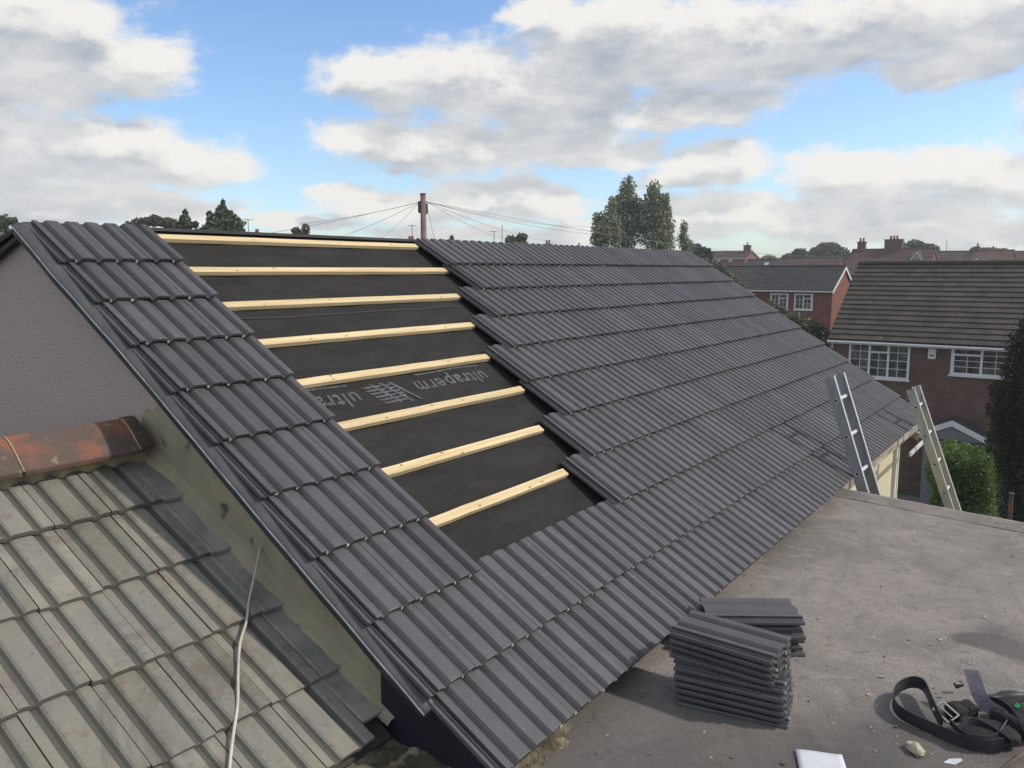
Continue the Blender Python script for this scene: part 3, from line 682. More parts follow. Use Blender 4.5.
# ------------------------------------------------------------------ ladders
def ladder(x0, ytop, ztop, slope, label, mstile, width=.34):
    ztop_ = ztop; zb = GROUND; dy = -slope*(ztop-zb)
    root = thing('ladder', label, 'ladder', (x0, ytop+dy, GROUND), group='ladders against the eaves')
    a = Vector((0, ytop, ztop)); b = Vector((0, ytop+dy, zb)); ln = (a-b).length; d = (b-a).normalized(); n = Vector((0, -d.z, d.y))   # n to wall (+y)
    if n.y < 0: n = -n
    for s in (0, 1):
        x = x0+s*width; mb = MB(); sg = 1 if s == 0 else -1
        c = (a+b)/2+Vector((x, 0, 0))
        mb.obox(c+n*.04, Vector((.0015, 0, 0)), n*.04, d*ln/2)                          # web
        for e in (0.003, .077): mb.obox(c+n*e+Vector((sg*.0145, 0, 0)), Vector((.0125, 0, 0)), n*.0028, d*(ln/2), 1)   # flanges
        mb.build('stile', [mstile, 'alu_edge'], root)
    k = .19
    while k < ln-.1:
        p = a+d*k+n*.04; mb = MB(); mb.tube([p+Vector((x0-.0035, 0, 0)), p+Vector((x0+width+.0035, 0, 0))], .0155, 10, 0)
        for xx in (x0-.0042, x0+width+.0042): mb.poly([p+Vector((xx, 0, 0))+(d*cos(2*pi*q/10)+n*sin(2*pi*q/10))*.0118 for q in range(10)], 1)
        mb.build('rung', ['alu_edge', 'hole'], root); k += .30
ladder(4.65, -2.718, -1.066, .341, 'grey aluminium ladder nearer the camera, at the end of the flat roof', 'alu')
ladder(7.0, -2.93, -1.425, .368, 'pale yellowish ladder further off, beside the green hedge', 'yellow_stile')

# ------------------------------------------------------------------ trees and plants
def leaves(clumps, n, size, seed, shell=.45, aspect=.55):
    r = np.random.default_rng(seed); cl = np.array([c+(1,)*(7-len(c)) for c in clumps], float)
    vol = cl[:, 3]*cl[:, 4]*cl[:, 5]*cl[:, 6]; idx = r.choice(len(cl), n, p=vol**.67/np.sum(vol**.67))
    d = r.normal(size=(n, 3)); d /= np.linalg.norm(d, axis=1)[:, None]
    rad = 1-shell*r.random(n)**1.5
    # sub clumping for light and dark lumps
    ph = np.sin(d[:, 0]*5+idx*1.7)*np.sin(d[:, 1]*6+idx)*np.sin(d[:, 2]*5.5+idx*2.3)
    rad *= 1+.22*ph
    p = cl[idx, :3]+d*cl[idx, 3:6]*rad[:, None]
    a = r.normal(size=(n, 3)); a /= np.linalg.norm(a, axis=1)[:, None]; b = np.cross(a, r.normal(size=(n, 3))); b /= np.linalg.norm(b, axis=1)[:, None]
    s = size*(.6+.8*r.random(n))[:, None]
    V = np.stack([p-a*s, p+b*s*aspect, p+a*s, p-b*s*aspect], 1).reshape(-1, 3)
    tint = np.clip(.45+.45*r.normal(size=n)*.6+.35*ph, 0, 1)
    return V, tint
def leaf_obj(name, V, tint, m, parent):
    n = len(V)//4; me = bpy.data.meshes.new(name); inv = np.array(wm(parent).inverted()); V = V@inv[:3, :3].T+inv[:3, 3]
    me.vertices.add(n*4); me.vertices.foreach_set('co', V.ravel()); me.loops.add(n*4); me.loops.foreach_set('vertex_index', np.arange(n*4, dtype=np.int32))
    me.polygons.add(n); me.polygons.foreach_set('loop_start', np.arange(0, n*4, 4, dtype=np.int32)); me.polygons.foreach_set('loop_total', np.full(n, 4, dtype=np.int32))
    me.update(); at = me.attributes.new('tint', 'FLOAT', 'FACE'); at.data.foreach_set('value', tint.astype(np.float32)); me.materials.append(M[m])
    o = bpy.data.objects.new(name, me); COL.objects.link(o); o.parent = parent; return o
def tree(name, label, cat, base, clumps, n, size, m, seed, trunk_r=.2, group=None, shell=.45, limbs=True):
    base = Vector(base); root = thing(name, label, cat, tuple(base), group=group)
    leaf_obj('crown', *leaves(clumps, n, size, seed, shell), m, root)
    top = max(c[2] for c in clumps); cx = sum(c[0] for c in clumps)/len(clumps); cy = sum(c[1] for c in clumps)/len(clumps)
    mb = MB(); mid = Vector((cx, cy, base.z+(top-base.z)*.45)); mb.tube([base, (base+mid)/2+Vector((.1, 0, 0)), mid, Vector((cx, cy, top))], trunk_r, 7, 0, trunk_r*.2)
    if limbs:
        for c in clumps[:14]:
            q = Vector(c[:3]); s = mid.lerp(Vector((cx, cy, top)), .2*random.random()); mb.tube([s, s.lerp(q, .5)+Vector((0, 0, .1)), q], trunk_r*.35, 5, 0, trunk_r*.07)
    mb.build('trunk', 'bark', root, smooth=True); return root
def px_clumps(D, items, depth=1.0):
    """items: (px, py, rx_px, ry_px) at distance D"""
    out = []
    for it in items:
        px, py, rx, ry = it[:4]; off = it[4] if len(it) > 4 else 0
        c = at_depth(px, py, D+off*D/F); s = (D)/F; out.append((c.x, c.y, c.z, rx*s, rx*s*depth, ry*s))
    return out
def bg(px, D):
    p = at_depth(px, 270, D); return (p.x, p.y, GROUND)
# airy grey green trees rising behind the ridge
tree('tree', 'leftmost low lobe of the airy grey-green trees behind the ridge', 'tree', bg(604, 60), px_clumps(60, [(604, 236, 13, 12), (600, 226, 9, 11), (598, 218, 6, 7), (610, 215, 7, 12), (612, 205, 5, 9), (600, 240, 10, 10), (615, 232, 8, 15)]), 3200, .11, 'leaf_grey', 21, .12, 'airy trees behind the ridge', .75)
tree('tree', 'tallest of the airy grey-green trees, just left of its twin top', 'tree', bg(628, 62), px_clumps(62, [(628, 188, 8, 11), (626, 198, 11, 13), (620, 204, 8, 10), (637, 206, 9, 10), (632, 204, 9, 12), (622, 212, 10, 13), (636, 216, 10, 14), (628, 228, 15, 14), (643, 230, 12, 16), (616, 226, 9, 12), (622, 242, 14, 12), (629, 180, 3, 6)]), 6500, .11, 'leaf_grey', 22, .22, 'airy trees behind the ridge', .8)
tree('tree', 'second tallest of the airy trees, with a pointed right-hand top', 'tree', bg(656, 61), px_clumps(61, [(654, 190, 7, 10), (664, 200, 7, 9), (652, 200, 8, 12), (646, 208, 6, 9), (659, 212, 9, 14), (650, 220, 9, 14), (667, 212, 5, 10), (662, 230, 10, 15), (670, 226, 5, 12), (654, 240, 13, 12), (668, 244, 8, 10)]), 5200, .11, 'leaf_grey', 23, .22, 'airy trees behind the ridge', .8)
tree('tree', 'small slim tree at the right foot of the airy trees', 'tree', bg(684, 63), px_clumps(63, [(684, 228, 4, 8), (683, 238, 6, 9), (687, 246, 8, 8)]), 1000, .1, 'leaf_grey', 24, .12, 'airy trees behind the ridge', .8)
tree('tree', 'small dark round tree touching the left end of the red roofed terrace', 'tree', bg(697, 100), px_clumps(100, [(694, 252, 10, 8), (704, 256, 9, 8), (688, 256, 8, 9)]), 1400, .3, 'leaf_dark', 25, .3)
tree('bush', 'olive green bush slope beside the far end of the tiled roof', 'bush', bg(722, 50), px_clumps(50, [(712, 272, 12, 10), (724, 282, 12, 10), (736, 292, 11, 8), (703, 266, 8, 7), (745, 300, 9, 7)]), 2200, .16, 'leaf', 26, .15)
tree('conifer', 'dark pointed conifer behind the ridge at left', 'tree', bg(223, 40), px_clumps(40, [(223, 203, 1.6, 5), (222, 209, 5, 4), (224, 214, 9, 4), (220, 219, 13, 5), (226, 224, 18, 5), (222, 230, 21, 6), (212, 218, 5, 4), (235, 219, 5, 4), (224, 236, 22, 6), (210, 214, 3, 3)]), 4200, .11, 'needle', 27, .2)
tree('conifer', 'small conifer between the hedge line and the pointed conifer', 'tree', bg(185, 42), px_clumps(42, [(185, 213, 2, 4), (185, 219, 5, 4), (184, 225, 8, 5), (195, 225, 3, 3)]), 1100, .1, 'needle', 28, .12)
tree('tree', 'low dark treetop line above the left end of the ridge', 'tree', bg(155, 70), px_clumps(70, [(142, 223, 9, 5), (155, 221, 10, 5), (168, 223, 9, 5), (178, 226, 8, 4), (132, 226, 7, 4)]), 1700, .18, 'leaf', 29, .25)
tree('bush', 'dark shrub top behind the gable apex at far left', 'bush', bg(6, 45), px_clumps(45, [(3, 221, 9, 6), (12, 221, 5, 4), (-8, 222, 10, 8), (-2, 235, 14, 12)]), 1800, .1, 'leaf', 30, .06)
tree('tree', 'small tree tip left of the telegraph pole', 'tree', bg(301, 60), px_clumps(60, [(296, 231, 4, 4), (306, 229, 4, 5), (301, 236, 9, 5)]), 600, .14, 'leaf', 31, .12)
tree('tree', 'small bushy treetop above the ridge right of the pole', 'tree', bg(516, 60), px_clumps(60, [(511, 240, 6, 4), (522, 237, 5, 4), (516, 244, 11, 5)]), 700, .16, 'leaf', 32, .12)
tree('conifer', 'tiny dark conifer tip just right of the telegraph pole', 'tree', bg(452, 60), px_clumps(60, [(452, 238, 2, 3), (452, 243, 4, 4), (444, 243, 3, 3)]), 300, .12, 'needle', 33, .1)
tree('tree', 'large round dark tree behind the roofs at right', 'tree', bg(828, 130), px_clumps(130, [(828, 252, 16, 8), (818, 256, 10, 7), (840, 256, 10, 7), (830, 248, 10, 5)]), 4200, .3, 'leaf', 34, .5)
tree('tree', 'small yellow-green tree left of the large round dark tree', 'tree', bg(798, 125), px_clumps(125, [(800, 254, 7, 5), (789, 258, 6, 4), (806, 258, 5, 4)]), 900, .35, 'leaf_yellow', 35, .3)
tree('tree', 'dark tree standing behind the chimneys of the maroon roof', 'tree', bg(912, 125), px_clumps(125, [(900, 249, 9, 5), (915, 247, 9, 6), (928, 250, 9, 6), (890, 252, 8, 4)]), 1800, .38, 'leaf', 36, .4)
tree('tree', 'low yellowish treetops behind the rust coloured roof at right', 'tree', bg(990, 125), px_clumps(125, [(975, 251, 5, 3), (988, 251, 7, 3), (1000, 252, 8, 3)]), 700, .35, 'leaf_yellow', 37, .3)
tree('tree', 'pale green tree behind the grey gable and its white rooflight', 'tree', bg(770, 115), px_clumps(115, [(770, 261, 9, 5), (762, 264, 6, 4), (778, 264, 6, 4)]), 700, .35, 'leaf_grey', 38, .3)
# hedge and dark tree right
def box_leaves(x0, x1, y0, y1, z0, z1, n, size, seed):
    r = np.random.default_rng(seed); p = r.random((n, 3)); ax = r.integers(0, 3, n); side = r.random(n) < .5
    for i in range(3):
        mk = ax == i; p[mk, i] = np.where(side[mk], r.random(mk.sum())*.14, 1-r.random(mk.sum())*.14)
    p = p*np.array([x1-x0, y1-y0, z1-z0])+np.array([x0, y0, z0])
    w = .10*np.sin(p[:, 2]*5+p[:, 1]*7)+.08*np.sin(p[:, 1]*11+p[:, 0]*6); p += np.stack([w, w*.8, w*.5], 1)+r.normal(size=p.shape)*.05
    a = r.normal(size=(n, 3)); a /= np.linalg.norm(a, axis=1)[:, None]; b = np.cross(a, r.normal(size=(n, 3))); b /= np.linalg.norm(b, axis=1)[:, None]; s = size*(.6+.8*r.random(n))[:, None]
    V = np.stack([p-a*s, p+b*s*.6, p+a*s, p-b*s*.6], 1).reshape(-1, 3); return V, np.clip(.5+.3*r.normal(size=n)+w*2.2, 0, 1)
hd = thing('hedge', 'tall bright green clipped hedge between the pale ladder and dark tree', 'hedge', (19.5, -2.2, GROUND))
leaf_obj('foliage', *box_leaves(18.8, 20.4, -2.85, -1.55, GROUND+.1, -4.45, 26000, .036, 41), 'leaf_bright', hd)
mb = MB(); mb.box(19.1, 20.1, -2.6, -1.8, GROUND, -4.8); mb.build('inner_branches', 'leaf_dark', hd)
ct = [(1022, 480, 22, 60), (1024, 400, 26, 50), (1034, 350, 24, 36), (1008, 425, 16, 26), (1045, 420, 40, 90), (998, 445, 12, 18), (1030, 470, 26, 50), (1022, 338, 6, 12), (1050, 330, 26, 30), (1022, 510, 18, 30), (1000, 392, 12, 12), (1012, 372, 11, 12), (1000, 412, 14, 12), (1016, 352, 8, 9), (1010, 465, 14, 14)]
tree('tree', 'big dark evergreen tree at the right edge in front of the brown house', 'tree', bg(1015, 16), px_clumps(16, ct), 30000, .034, 'leaf_dark', 42, .16, None, .6)
mb = MB(); p = at_depth(1011, 500, 14.5); mb.box(p.x-.035, p.x+.035, p.y-.035, p.y+.035, GROUND, p.z+.1); mb.box(p.x-.045, p.x+.045, p.y-.045, p.y+.045, p.z+.1, p.z+.13)
o = mb.build('fence_post', 'terra', None, bevel=.01); tag(o, 'reddish timber post below the dark evergreen tree', 'post')
for i, (px, py, D, s_, lab) in enumerate(((795, 318, 40, 8, 'low green shrub in the gap below the red brick house'), (815, 328, 36, 9, 'dark shrub between the tiled roof and the brown house'), (772, 306, 45, 8, 'olive shrub at the foot of the red brick house, leftmost'))):
    tree('shrub', lab, 'shrub', bg(px, D), px_clumps(D, [(px, py, s_, s_*.8), (px-s_, py+s_*.6, s_, s_*.8), (px+s_, py+s_*.7, s_, s_*.7), (px, py+2*s_, 2*s_, 2*s_)]), 900, .12, ['leaf', 'leaf_dark', 'leaf'][i], 50+i, .08)

# ------------------------------------------------------------------ buildings
def roof_slab(mb, P0, ux, dn_, nrm, length, slope, nc, mi=0):
    """courses laid from the ridge P0 down dn_"""
    g = slope/nc; ntile = max(1, int(length/.33))
    for r in range(nc):
        for k in range(ntile if length < 14 else ntile//2):
            nn = ntile if length < 14 else ntile//2
            a = length*k/nn; b = length*(k+1)/nn
            q = [P0+ux*a+dn_*(r*g), P0+ux*b+dn_*(r*g), P0+ux*b+dn_*((r+1)*g)+nrm*.032, P0+ux*a+dn_*((r+1)*g)+nrm*.032]
            t = random.random(); mb.quad(q[3], q[2], q[1], q[0], mi, t)
        A = P0+dn_*((r+1)*g); mb.quad(A-nrm*.01, A+ux*length-nrm*.01, A+ux*length+nrm*.032, A+nrm*.032, mi, .0)
def window(root, x0, x1, z0, z1, y, sashes, fr=.07, cols=2, rows=4):
    """front window in the local frame of root (front faces -y)"""
    mb = MB(); d = .05
    mb.box(x0, x1, y-d, y+.03, z0, z0+fr); mb.box(x0, x1, y-d, y+.03, z1-fr, z1)
    for x in (x0, x1-fr): mb.box(x, x+fr, y-d, y+.03, z0+fr, z1-fr)
    mb.box(x0-.04, x1+.04, y-d-.05, y-.002, z0-.05, z0-.002)
    w = (x1-x0-2*fr)/len(sashes)
    for i, s in enumerate(sashes):
        a = x0+fr+i*w; b = a+w
        if i: mb.box(a-.035, a+.035, y-d-.004, y+.025, z0+fr, z1-fr)
        zt = z1-fr; tr = s == 't'
        if tr: zm = z0+fr+(z1-z0-2*fr)*.74; mb.box(a+.03, b-.03, y-d-.003, y+.02, zm-.03, zm+.03); hh = zm
        else: hh = z1-fr
        bar = .008
        for k in range(1, cols): xx = a+(b-a)*k/cols; mb.box(xx-bar, xx+bar, y-d+.012, y, z0+fr, hh)
        rr = rows-1 if tr else rows
        for k in range(1, rr): zz = z0+fr+(hh-z0-fr)*k/rr; mb.box(a, b, y-d+.014, y-.001, zz-bar, zz+bar)
        if tr: mb.box(a, a+.03, y-d-.002, y+.02, z0+fr, zt); mb.box(b-.03, b, y-d-.002, y+.02, z0+fr, zt)
    f = mb.build('window', 'white', root, world=False)
    mb = MB(); mb.quad((x0+.02, y-.012, z0+.02), (x1-.02, y-.012, z0+.02), (x1-.02, y-.012, z1-.02), (x0+.02, y-.012, z1-.02)); mb.build('pane', 'glass', f, world=False)
    return f
def gable_house(name, label, corner, rz_, length, depth, ze, zr, wallm, roofm, nc=12, over=.25, verge=.08, barge='white', chims=(), group=None, front_open=True, cat='house', barge2=None):
    """corner = front left corner as seen facing the front; local x along the ridge, local y to the back, z absolute"""
    root = thing(name, label, cat, (corner[0], corner[1], GROUND), rz_, group); e = ze-GROUND; r = zr-GROUND; hd_ = depth/2
    mb = MB(); mb.prism([Vector((0, y, z)) for y, z in ((0, 0), (depth, 0), (depth, e), (hd_, r-.08), (0, e))], Vector((length, 0, 0))); mb.build('wall', wallm, root, world=False)
    pt = math.atan2(r-e, hd_); rf = MB(); lo = over
    dnf = Vector((0, -cos(pt), -sin(pt))); nf = Vector((0, -sin(pt), cos(pt))); dnb = Vector((0, cos(pt), -sin(pt))); nb = Vector((0, sin(pt), cos(pt)))
    P0 = Vector((-verge, hd_, r)); sl = hd_/cos(pt)+lo
    roof_slab(rf, P0+nf*.02, Vector((1, 0, 0)), dnf, nf, length+2*verge, sl, nc); roof_slab(rf, P0+Vector((length+2*verge, 0, 0))+nb*.02, Vector((-1, 0, 0)), dnb, nb, length+2*verge, sl, nc)
    for dd, nn in ((dnf, nf), (dnb, nb)): rf.prism([P0+nn*.015, P0+Vector((length+2*verge, 0, 0))+nn*.015, P0+Vector((length+2*verge, 0, 0))+dd*sl+nn*.0, P0+dd*sl+nn*.0], -nn*.08, 0, .1)
    x = -verge
    while x < length+verge-.1: rf.tube([Vector((x+.005, hd_, r+.01)), Vector((min(x+.44, length+verge), hd_, r+.02))], .11, 8, 0); x += .45
    ro = rf.build('roof', roofm, root, world=False)
    mb = MB(); yE = -lo*cos(pt)-.0; zE = e-lo*sin(pt)
    mb.box(-verge, length+verge, yE-.02, yE+.0, zE-.13, zE-.03); mb.box(-verge, length+verge, yE, -.002, zE-.13, zE-.115)
    mb.tube([Vector((-verge, yE-.06, zE-.06)), Vector((length+verge, yE-.06, zE-.07))], .038, 8)
    mb.build('gutter', barge, root, world=False)
    for x in (-verge-.02, length+verge-.005):
        for dd, nn in ((dnf, nf), (dnb, nb)):
            mb = MB(); mb.prism([P0.copy()-Vector((P0.x-x, 0, 0))+nn*.0, P0-Vector((P0.x-x, 0, 0))+dd*sl, P0-Vector((P0.x-x, 0, 0))+dd*sl-Vector((0, 0, .2)), P0-Vector((P0.x-x, 0, 0))-Vector((0, 0, .2))], Vector((.025, 0, 0)))
            mb.build('bargeboard', barge2 or barge, root, world=False)
    for (cx, w, h, m_, pots) in chims:
        mb = MB(); mb.box(cx-w/2, cx+w/2, hd_-.35, hd_+.35, r-.7, r+h); mb.box(cx-w/2-.05, cx+w/2+.05, hd_-.4, hd_+.4, r+h-.15, r+h)
        c_ = mb.build('chimney', m_, ro, world=False)
        for k in range(pots):
            px_ = cx+(k-(pots-1)/2)*.32; mb = MB(); mb.tube([Vector((px_, hd_, r+h)), Vector((px_, hd_, r+h+.4))], .12, 8, 0, .1); mb.build('chimney_pot', 'redchim' if m_ != 'roof_slate' else 'lead', ro, world=False)
    return root
# brown brick house on the right
nh = gable_house('house', 'brown brick house with ribbed brown roof and white georgian windows behind the ladders', (26.65, 2.75), -pi/2, 11.5, 7.0, -2.38, -.02, 'brick_dk', 'roof_brown', 16, .28, .12, 'white', barge2='roof_umber')
E0 = -GROUND
window(nh, .53, 2.40, -3.76-GROUND, -2.56-GROUND, 0, ['p', 't', 'p'])
window(nh, 3.57, 5.25, -3.48-GROUND, -2.58-GROUND, 0, ['t', 'p'])
window(nh, 7.2, 9.0, -3.76-GROUND, -2.56-GROUND, 0, ['p', 't', 'p'])
mb = MB(); mb.box(2.92, 3.14, -.09, -.002, -3.02-GROUND, -2.70-GROUND); mb.box(2.97, 3.09, -.098, -.091, -2.94-GROUND, -2.88-GROUND, 1); mb.build('alarm_box', ['white', 'redchim'], nh, bevel=.01, world=False)
pc = MB()   # porch
px0, px1, pe, pr_ = 3.1, 4.6, -5.28-GROUND, -4.88-GROUND; pm = (px0+px1)/2; pd = -.9
pc.prism([Vector((px0-.12, pd-.08, pe)), Vector((pm, pd-.08, pr_+.03)), Vector((pm, pd-.08, pr_+.11)), Vector((px0-.2, pd-.08, pe+.06))], Vector((0, -pd+.07, 0)), 0)
pc.prism([Vector((px1+.12, pd-.08, pe)), Vector((pm, pd-.08, pr_+.03)), Vector((pm, pd-.08, pr_+.11)), Vector((px1+.2, pd-.08, pe+.06))], Vector((0, -pd+.07, 0)), 0)
po = pc.build('porch_roof', 'roof_slate', nh, world=False)
pc = MB()
pc.prism([Vector((px0-.2, pd-.1, pe-.12)), Vector((px0-.2, pd-.1, pe+.05)), Vector((pm, pd-.1, pr_+.1)), Vector((px1+.2, pd-.1, pe+.05)), Vector((px1+.2, pd-.1, pe-.12)), Vector((pm, pd-.1, pr_-.08))], Vector((0, .03, 0)))
pb = pc; pb.build('porch_bargeboard', 'white', nh, world=False); pc = MB()
pc.prism([Vector((px0, pd-.05, 0)), Vector((px0, pd-.05, pe)), Vector((pm, pd-.05, pr_)), Vector((px1, pd-.05, pe)), Vector((px1, pd-.05, 0))], Vector((0, .05, 0)))
pc.box(px0, px0+.06, pd, -.002, 0, pe); pc.box(px1-.06, px1, pd, -.002, 0, pe)
pw = pc.build('porch', 'lead', nh, world=False)
for a in (px0+.22, px0+.72, px0+1.22):
    mb = MB(); mb.quad((a, pd-.056, pe-.75), (a+.34, pd-.056, pe-.75), (a+.34, pd-.056, pe-.12), (a, pd-.056, pe-.12)); mb.build('porch_pane', 'glassd', pw, world=False)
mb = MB(); mb.box(4.95, 6.6, -.06, -.002, pe-.13, pe-.05); mb.build('side_fascia', 'white', nh, world=False)
# red brick house
rc = (53.2, 15.2)
rh = gable_house('house', 'red brick house with slate roof and white verge, left of the brown house', rc, -pi/2, 5.65, 5.6, -1.42, -.0, 'brick_rd', 'roof_slate', 12, .3, .1, 'white')
for (a, b) in ((13.55, 12.35), (12.0-.05, 10.75)): window(rh, 15.2-a, 15.2-b, -2.85-GROUND, -1.78-GROUND, 0, ['p', 't'], .09, 2, 3)
# grey roofed house left of it
def W2(px, D): return at_depth(px, 270, D)
def bgh(label, pxl, pxr, yr, ye, D, wallm, roofm, rot=-pi/2, depth=7., **kw):
    """a house whose ridge spans pxl..pxr at row yr and eaves at row ye"""
    a = W2(pxl, D); zr = at_depth(pxl, yr, D).z; ze = at_depth(pxl, ye, D*.95).z
    if rot == -pi/2:
        # front parallel to world Y: walk along -Y until the right pixel
        r2 = FW+RT*((pxr-512)/F); s = (a.x-CAM.x)/r2.x; b = CAM+r2*s; length = a.y-b.y; corner = (a.x-depth/2, a.y)
    else:
        b = W2(pxr, D); length = (b-a).length; corner = (a.x, a.y)
        rot = atan2(b.y-a.y, b.x-a.x); nrm_ = Vector((sin(rot), -cos(rot))); corner = (a.x+nrm_.x*depth/2, a.y+nrm_.y*depth/2)
    return gable_house('house', label, corner, rot, length, depth, ze, zr, wallm, roofm, kw.pop('nc', 9), barge2='roof_umber', **kw)
bgh('dark grey roofed house partly hidden left of the red brick house', 728, 776, 267, 291, 66, 'brick_rd', 'roof_slate', depth=8)
bgh('maroon roofed house behind, with two chimneys on its ridge', 852, 925, 250, 272, 92, 'brick_rd', 'roof_maroon', depth=9, chims=((.9, .8, .9, 'brick_dk', 2), (4.2, 1.8, 1.1, 'brick_dk', 3)), nc=12)
bgh('long umber roofed terrace behind the brown house ridge', 927, 975, 252, 270, 100, 'brick_rd', 'roof_umber', depth=8)
bgh('rust orange roofed house at the far right behind the brown house', 973, 1003, 251, 270, 97, 'brick_or', 'roof_rust', depth=8, chims=((.3, .5, .5, 'brick_dk', 1),))
bgh('maroon roofed house at the right edge of the photo', 1002, 1060, 252, 270, 98, 'brick_rd', 'roof_maroon', depth=8)
b1 = bgh('distant red terrace with three pale windows and end chimney', 706, 747, 252, 257.5, 122, 'brick_or', 'roof_maroon', depth=6, chims=((6.2, .9, .9, 'brick_dk', 1),))
for a in (1.8, 2.9, 4.6):
    mb = MB(); mb.box(a, a+.5, -.05, -.002, at_depth(700, 262, 120).z-GROUND, at_depth(700, 258.6, 120).z-GROUND); f = mb.build('window', 'render_w', b1, world=False)  # plain pale boxes for the windows
g1 = bgh('low grey slate house with a small white rooflight', 748, 778, 260, 275, 95, 'render_g', 'roof_slate', depth=7)
p = at_depth(766, 265.5, 91); mb = MB(); mb.obox(p, Vector((.02, -.22, 0)), Vector((.25, 0, .35)), Vector((-.03, 0, .02))); mb.build('rooflight', 'white', g1)
bgh('umber roofed house between the slate house and the dark roofed one', 779, 806, 259, 273, 88, 'brick_or', 'roof_umber', depth=8)
# houses that turn a pale gable towards the camera
def gable_front(label, px, y_apex, half_px, y_base, D, wallm, roofm, back=7., rot=None):
    top = at_depth(px, y_apex, D); hw = half_px*D/F; base_z = at_depth(px, y_base, D).z; dirv = (Vector((top.x, top.y, 0))-Vector((CAM.x, CAM.y, 0))).normalized()
    rz2 = atan2(dirv.y, dirv.x) if rot is None else rot; ax = Vector((cos(rz2), sin(rz2), 0)); sd = Vector((-ax.y, ax.x, 0)); o0 = Vector((top.x, top.y, 0))+sd*hw
    return gable_house('house', label, (o0.x, o0.y), rz2, back, 2*hw, base_z, top.z, wallm, roofm, 8, .15, .12, 'white') if False else gable_house('house', label, (o0.x-2*sd.x*hw, o0.y-2*sd.y*hw), rz2, back, 2*hw, base_z, top.z, wallm, roofm, 8, .15, .12, 'white')
gable_front('house with a small blue-grey gable with white edges under the maroon roof', 917, 251, 11, 267, 86, 'render_g', 'roof_maroon', 6, radians(-2))
gable_front('dark roofed house with a small white gable left of the maroon roof', 835, 257, 6.5, 267, 84, 'render_w', 'roof_umber', 1.2, radians(5))
bgh('dark brown roofed house whose ridge ends at the small white gable', 803, 835, 258, 273, 84, 'brick_rd', 'roof_umber', depth=7)
gable_front('house with a tiny black and white gable before the rust roof', 977, 257, 6, 268, 90, 'render_w', 'roof_slate', 3, radians(-5))
# chimneys whose houses stay hidden behind the ridge
def hidden_house(label, px, D, ytop, w, m_):
    t = at_depth(px, ytop, D); return gable_house('house', label, (t.x-3.5, t.y+3), -pi/2, 6, 7, t.z-4.2, t.z-1.2, 'brick_rd', 'roof_umber', 8, chims=((3.0, w, .8, m_, 2 if w > .5 else 1),))
hidden_house('house hidden by the ridge, only its broad brick chimney showing at left', 257, 90, 229, 1.4, 'brick_dk')
hidden_house('house hidden by the ridge, its small red chimney left of the pole', 411, 70, 236, .55, 'redchim')
hidden_house('house hidden by the ridge, its buff chimney left of the airy trees', 548, 90, 240, .7, 'brick_or')
hidden_house('house hidden by the ridge, its grey chimney tip close to the airy trees', 579, 95, 243, .5, 'lead')
def aerial(px, D, ytop, ybot, label, cross=True):
    t = at_depth(px, ytop, D); b = at_depth(px, ybot, D); mb = MB(); mb.tube([(t.x, t.y, GROUND), (t.x, t.y, t.z)], .025, 5)
    if cross:
        for k in range(5): c = Vector((t.x-.3+.15*k, t.y, t.z-.05)); mb.tube([c-RT*.18, c+RT*.18], .012, 4)
        mb.tube([(t.x-.4, t.y, t.z-.05), (t.x+.4, t.y, t.z-.05)], .015, 4)
    o = mb.build('aerial', 'wire', None); tag(o, label, 'aerial', 'television aerials on hidden roofs')
aerial(412, 60, 225, 240, 'thin television aerial directly left of the telegraph pole')
aerial(494, 60, 231, 243, 'shorter aerial of the pair above the ridge')
aerial(502, 60, 225, 243, 'taller aerial of the pair above the ridge', False)
aerial(248, 60, 219, 232, 'thin aerial right of the pointed conifer', True)
aerial(947, 90, 240, 253, 'tall thin aerial over the umber terrace at right', False)
# telegraph pole and wires
pt_ = at_depth(423, 194, 28); pole = thing('telegraph_pole', 'brown wooden telegraph pole with many wires rising behind the ridge', 'pole', (pt_.x, pt_.y, GROUND))
mb = MB(); mb.tube([(pt_.x, pt_.y, GROUND), (pt_.x, pt_.y, pt_.z)], .15, 12, 0, .095); mb.build('post', 'pole', pole, smooth=True)
mb = MB(); mb.obox(Vector((pt_.x, pt_.y, pt_.z-.44))-RT*.12, RT*.055, FW*.06, Vector((0, 0, .19))); mb.build('junction_box', 'bark', pole, bevel=.01)
mb = MB(); mb.obox(Vector((pt_.x, pt_.y, pt_.z-.5))+RT*.13, RT*.03, FW*.04, Vector((.0, 0, .17))); mb.tube([Vector((pt_.x, pt_.y, pt_.z-.27))-RT*.12, Vector((pt_.x, pt_.y, pt_.z-.27))+RT*.16], .02, 6); mb.build('step_bracket', 'lead', pole)
mb = MB(); mb.tube([(pt_.x, pt_.y, pt_.z), (pt_.x, pt_.y, pt_.z+.02)], .12, 12, 0); mb.build('cap', 'lead', pole)
wt = Vector((pt_.x, pt_.y, pt_.z-.27))
ends = [((240, 238), 30, 'left wire to the conifer side, the lowest pitched'), ((300, 224), 22, 'left wire running flattest'), ((372, 243), 45, 'left wire dropping steeply to the ridge'), ((345, 235), 34, 'left wire between the flat and the steep one'),
        ((600, 226), 60, 'right wire, topmost of the fan'), ((590, 234), 40, 'right wire, second from the top of the fan'), ((560, 243), 50, 'right wire, third from the top of the fan'), ((520, 243), 50, 'right wire, lowest of the fan'), ((436, 243), 45, 'right wire dropping almost straight down beside the pole'), ((840, 256), 75, 'long wire reaching to the distant red terrace')]
